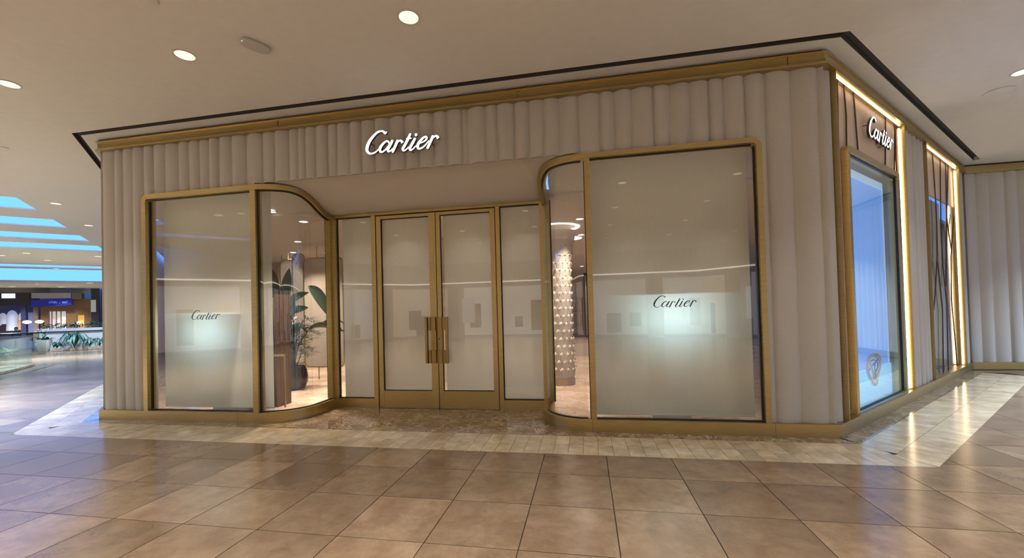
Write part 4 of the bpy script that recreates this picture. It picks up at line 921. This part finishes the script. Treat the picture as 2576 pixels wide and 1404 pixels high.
def bush(b, c, rx, ry, h, n, rnd, sz, up=.5):
    for _ in range(n):
        a = rnd.uniform(0, 2*PI); r = math.sqrt(rnd.random()); p = Vector(c)+Vector((math.cos(a)*rx*r, math.sin(a)*ry*r, rnd.random()*h*.8))
        t = p+Vector((rnd.uniform(-1, 1), rnd.uniform(-1, 1), rnd.uniform(-.2, 1)*up)).normalized()*sz*rnd.uniform(.6, 1.2); leafmesh(b, p, t, sz*.22, .08, n=3, fold=.2)
def planter():
    root = thing('planter_wall', lab(25.4, 5.4), 'long white planter wall topped by a low hedge', 'planter')
    b = MB(); abx(b, 25, 25.9, 3.0, 6.74, 0, 1.24); b.build('wall_box', M['white'], root)
    b = MB(); abx(b, 24.94, 24.98, 3.0, 6.6, 1.04, 1.09); b.build('dark_rail', M['gasket'], root)
    rnd = random.Random(9); b = MB()
    for k in range(15): bush(b, lab(25.3, 3.1+k*.25, 1.24), .22, .22, .3, 22, rnd, .2)
    b.build('hedge', M['leaf_green'], root, True)
    k = MB(); abx(k, 24.2, 25.0, 3.0, 6.15, 0, .1); o = k.build('planting_kerb', M['plank'], None); tag(o, 'cream kerb at the foot of the white planter wall', 'kerb')
    def spiky(a, b_, h, spread, n, lb, seed):
        c = lab(a, b_, .1); r = thing('leafy_plant', c, lb, 'plant'); rnd = random.Random(seed)
        for k in range(n):
            an = 2*PI*k/n+rnd.uniform(-.2, .2); l = spread*rnd.uniform(.7, 1.1); m = MB(); mid = c+Vector((math.cos(an)*l*.5, math.sin(an)*l*.5, h*rnd.uniform(.6, 1))); tip = c+Vector((math.cos(an)*l, math.sin(an)*l, h*rnd.uniform(.05, .5)))
            leafmesh(m, c+Vector((0, 0, .05)), mid, .05, .05, n=4); leafmesh(m, mid-(mid-c)*.12, tip, .06, .1, n=5); m.build('leaf', M['leaf_teal'], r, True, angle=80)
    spiky(24.55, 5.25, 1.05, .75, 30, 'largest teal plant in front of the white planter wall', 1); spiky(24.55, 5.95, .5, .4, 14, 'small drooping plant beside the white flower pot', 2)
    spiky(24.55, 4.62, .62, .5, 16, 'drooping teal plant right of the largest one', 3); spiky(24.55, 4.2, .62, .45, 16, 'drooping teal plant nearest the shop corner', 4); spiky(24.55, 3.8, .62, .45, 12, 'drooping teal plant partly hidden by the shop corner', 5)
    c = lab(24.4, 6.42); r = thing('flower_pot', c, 'white tapered pot with a white orchid', 'plant')
    b = MB(); b.lathe(c, [(.20, 0), (.21, .02), (.325, .62), (.325, .65), (.29, .65), (.27, .58), (0, .58)], 24, False); b.build('pot', M['white'], r, True, angle=60)
    rnd = random.Random(3); b = MB(); bush(b, c+Vector((0, 0, .6)), .25, .25, .12, 30, rnd, .3); b.build('foliage', M['leaf_green'], r, True)
    for k in range(4):
        an = k*1.6; b = MB(); pts = [c+Vector((0, 0, .6)), c+Vector((math.cos(an)*.08, math.sin(an)*.08, 1.0)), c+Vector((math.cos(an)*.22, math.sin(an)*.22, 1.25)), c+Vector((math.cos(an)*.38, math.sin(an)*.38, 1.15))]
        b.tube(pts, .008, 5); b.build('flower_stem', M['leaf_green'], r, True); b = MB()
        for j in range(9):
            p = pts[1].lerp(pts[2], j/5) if j < 6 else pts[2].lerp(pts[3], (j-5)/3)
            for q_ in range(5): leafmesh(b, p, p+Vector((rnd.uniform(-1, 1), rnd.uniform(-1, 1), rnd.uniform(-.6, .6))).normalized()*.07, .03, .1, n=3)
        b.build('blossom', M['white'], r, True)
    rnd = random.Random(5)
    for i, (a, bb, lb) in enumerate(((15.6, 6.2, 'low green shrub behind the glass, leftmost'), (18.5, 6.6, 'low green shrub behind the glass, middle'), (21.0, 7.4, 'low green shrub behind the glass beside the white pot'))):
        c = lab(a, bb); r = thing('green_shrub', c, lb, 'shrub'); m = MB(); bush(m, c, .8, .8, .55, 160, rnd, .3); m.build('foliage', M['leaf_green'], r, True)
        m = MB(); m.lathe(c, [(.5, 0), (.55, .12), (.5, .14), (0, .12)], 18, False); m.build('tray', M['soil'], r)
planter()

def far_shops():
    root = thing('wall_far', lab(41.5, 10), 'far end wall of the concourse above the shops', 'wall', kind='structure')
    b = MB(); abx(b, 42.6, 42.8, -2, 17, 0, 5.2); b.build('end_wall', mat_plain('far_wall', (.30, .30, .32), .7), root)
    b = MB(); abx(b, 41.0, 41.2, 7.55, 10.0, 4.06, 4.6); b.build('blue_grey_band', mat_plain('far_band', (.30, .38, .48), .6), root)
    b = MB(); abx(b, 40.95, 41.2, 10.0, 16, 4.1, 4.6); b.build('concrete_band', mat_plain('far_concrete', (.26, .24, .22), .7), root)
    b = MB(); abx(b, 40.4, 41.0, 8.64, 10.9, 3.62, 4.06); b.build('grey_canopy', mat_plain('canopy_grey', (.42, .42, .43), .6), root)
    b = MB(); abx(b, 40.4, 41.4, 8.0, 8.6, 3.55, 4.05); b.build('brown_canopy', mat_plain('canopy_brown', (.22, .17, .13), .6), root)
    b = MB(); abx(b, 41, 41.3, 7.03, 7.53, 0, 4.5); b.build('dark_pillar', mat_plain('dark_pillar', (.055, .05, .06), .4), root)
    # brown timber shop with the blue sign
    s = thing('timber_shop', lab(41.1, 9), 'brown timber shop front under a deep blue sign band', 'shop front')
    for b0, b1, z0, z1 in ((7.53, 7.97, 0, 3.6), (8.43, 9.08, 0, 3.6), (7.97, 8.43, 2.2, 3.6), (10.1, 10.55, 0, 3.0), (9.08, 10.1, 2.55, 3.0), (9.08, 10.1, 0, 1.0), (7.97, 8.43, 0, .9)):
        b = MB(); abx(b, 41.0, 41.12, b0, b1, z0, z1); b.build('timber_panel', M['shop_wood'], s)
    b = MB(); abx(b, 41.3, 41.34, 9.08, 10.1, 1.0, 2.55); b.build('lit_window', mat_emit('lit_window', (.86, .78, .80), .55), s)
    for bb in (9.35, 9.62, 9.88): b = MB(); abx(b, 41.05, 41.1, bb, bb+.06, 1.0, 2.55); b.build('window_bar', M['shop_wood'], s)
    for i, (bb, zz) in enumerate(((9.2, 1.85), (9.25, 2.0), (9.3, 1.6))): b = MB(); b.lathe(lab(41.2, bb, zz), [(.02, -.03), (.14, 0), (.02, .03)], 12); b.build('pendant', M['lamp'], s)
    b = MB(); abx(b, 41.3, 41.34, 7.97, 8.43, .9, 2.2); b.build('amber_niche', mat_emit('amber_niche', (1.0, .48, .12), .75), s)
    b = MB(); b.lathe(lab(41.15, 8.34, 1.5), [(.16, -.1), (.16, .1), (.05, .16)], 12); b.build('table_lamp', M['lamp'], s)
    g = thing('blue_sign', lab(40.6, 9.8, 2.9), 'deep blue sign band with small pale lettering', 'sign')
    b = MB(); b.hexa([lab(40.5, 8.62, 3.05), lab(41, 8.62, 3.05), lab(41, 10.95, 2.92), lab(40.5, 10.95, 2.92), lab(40.5, 8.62, 3.66), lab(41, 8.62, 3.66), lab(41, 10.95, 3.50), lab(40.5, 10.95, 3.50)]); b.build('band', mat_emit('blue_band', (.012, .018, .19), .5), g)
    lt = mat_emit('pale_letters', (.12, .16, .75), .6)
    for k, (w_, h) in enumerate(((.05, .16), (.04, .2), (.05, .22), (.09, .16), (.06, .2), (.05, .16), (0, 0), (.06, .08), (0, 0), (.09, .16), (.1, .16), (.06, .16), (.05, .2))):
        if w_: b = MB(); bb = 9.95-k*.085; abx(b, 40.47, 40.5, bb-w_, bb, 3.20, 3.20+h); b.build('letter', lt, g)
    # dark clothing shop on the left
    c = thing('clothing_shop', lab(41.2, 12), 'dark clothing shop with a white lit sign box', 'shop front')
    dk = mat_plain('shop_dark', (.05, .042, .05), .5)
    b = MB(); abx(b, 40.9, 41.1, 10.6, 16, 3.05, 4.1); b.build('fascia', dk, c)
    b = MB(); abx(b, 40.86, 40.9, 11.91, 12.63, 3.66, 4.03); b.build('sign_box', mat_emit('sign_box', (.75, .95, .92), 1.3), c)
    b = MB(); abx(b, 42.3, 42.4, 10.6, 16, 0, 3.1); b.build('back_wall', mat_plain('shop_back', (.16, .12, .14), .6), c)
    b = MB(); abx(b, 40.9, 41.1, 10.65, 10.95, 0, 3.05); b.build('pillar', mat_plain('rose_pillar', (.25, .17, .14), .5), c)
    b = MB(); abx(b, 40.9, 41.1, 11.35, 11.62, 0, 3.05); b.build('pillar', mat_plain('violet_pillar', (.05, .05, .11), .4), c)
    b = MB(); abx(b, 41.5, 41.9, 11.66, 11.92, 1.1, 2.3); b.build('amber_shelf', mat_emit('amber_shelf', (.8, .42, .12), .4), c)
    b = MB(); abx(b, 41.2, 41.25, 11.0, 11.3, .8, 2.5); b.build('poster', mat_emit('violet_poster', (.16, .17, .35), .5), c)
    gm = mat_emit('garment', (.60, .60, .72), .38)  # shop light on the clothes is put in as glow
    for bb, zz, h, r, lb in ((12.25, 1.05, 1.65, .34, 'long pale coat'), (12.75, 1.6, .9, .2, 'pale shirt'), (13.0, 1.5, 1.0, .18, 'pale jacket'), (11.76, 1.9, .6, .13, 'lilac top')):
        b = MB(); p = lab(41.5, bb, zz); b.lathe(p, [(r, 0), (r*.9, h*.5), (r*.95, h*.75), (r*.6, h*.93), (r*.15, h)], 14); b.build('garment', gm, c, True)
    for k, (bb, lb) in enumerate(((8.48, 'white oval globe lamp left of its twin'), (7.93, 'white oval globe lamp nearest the planter'))):
        p = lab(30, bb); r = thing('globe_lamp', p, lb, 'lamp')
        b = MB(); b.lathe(p, [(.015, 0), (.015, 1.55)], 8); b.build('pole', M['gasket'], r); b = MB(); b.lathe(p, [(.12, 0), (.12, .03)], 14); b.build('base', M['gasket'], r)
        b = MB(); b.lathe(p+Vector((0, 0, 1.68)), [(.05, -.12), (.19, -.06), (.21, 0), (.17, .07), (.05, .11)], 18); b.build('globe', M['lamp'], r, True)
    # rear glimpses right of the pillar
    p = thing('poster_stand', lab(40.8, 7.36), 'pale poster panel hanging beside the dark pillar', 'poster')
    b = MB(); abx(b, 40.8, 40.84, 7.2, 7.52, 2.44, 3.48); b.build('panel', mat_emit('poster_pale', (.45, .5, .45), .35), p)
    b = MB(); abx(b, 41.4, 41.5, 5, 7.0, 0, 4.4); o = b.build('wall_far', mat_plain('far_dark', (.10, .10, .14), .6)); tag(o, 'dark shop interior right of the far pillar', 'wall', kind='structure')
far_shops()
def seated_person():
    p = lab(30.5, 9.15); r = thing('person', p, 'person with dark hair in a dark top seated beyond the balustrade', 'person')
    st = thing('bench', lab(30.75, 9.15), 'plain low bench under the seated person', 'bench')
    b = MB(); abx(b, 30.5, 31.0, 8.4, 9.9, 0, .42); b.build('seat', M['offwhite'], st)
    d = lab(-1, 0)-lab(0, 0); d = d.normalized(); sd = Vector((-d.y, d.x, 0)); base = lab(30.75, 9.15, .42)
    me = bpy.data.meshes.new('body'); J = [base+Vector((0, 0, .10)), base+Vector((0, 0, .33)), base+Vector((0, 0, .52)), base+Vector((0, 0, .62)), base+Vector((0, 0, .72))]; E_ = [(0, 1), (1, 2), (2, 3), (3, 4)]; R_ = [.15, .14, .13, .055, .05]
    for s in (-1, 1):
        n = len(J); J += [base+sd*s*.17+Vector((0, 0, .50)), base+sd*s*.21+Vector((0, 0, .24))+d*.04, base+sd*s*.12+Vector((0, 0, .14))+d*.26]; E_ += [(2, n), (n, n+1), (n+1, n+2)]; R_ += [.065, .05, .04]
        n = len(J); J += [base+sd*s*.1+Vector((0, 0, .08))+d*.05, base+sd*s*.11+Vector((0, 0, .07))+d*.42, base+sd*s*.11+Vector((0, 0, -.36))+d*.44, base+sd*s*.12+Vector((0, 0, -.38))+d*.6]; E_ += [(0, n), (n, n+1), (n+1, n+2), (n+2, n+3)]; R_ += [.09, .07, .045, .035]
    me.from_pydata([tuple(v-p) for v in J], E_, []); ob = bpy.data.objects.new('body', me); COL.objects.link(ob); ob.parent = r
    md = ob.modifiers.new('skin', 'SKIN')
    for i, v in enumerate(me.skin_vertices[0].data): v.radius = (R_[i], R_[i]); v.use_root = (i == 0)
    ob.modifiers.new('sub', 'SUBSURF').levels = 1; me.materials.append(mat_plain('dark_cloth', (.05, .05, .07), .8))
    hc = base+Vector((0, 0, .83)); b = MB(); b.lathe(hc, [(.03, -.125), (.062, -.09), (.078, -.03), (.08, .03), (.06, .09), (.02, .115)], 14); b.build('head', mat_plain('skin', (.45, .28, .2), .6), r, True)
    b = MB(); b.lathe(hc-d*.012, [(.085, 0), (.09, .05), (.07, .105), (.02, .135)], 14); b.build('hair', mat_plain('hair', (.02, .015, .012), .6), r, True)
seated_person()
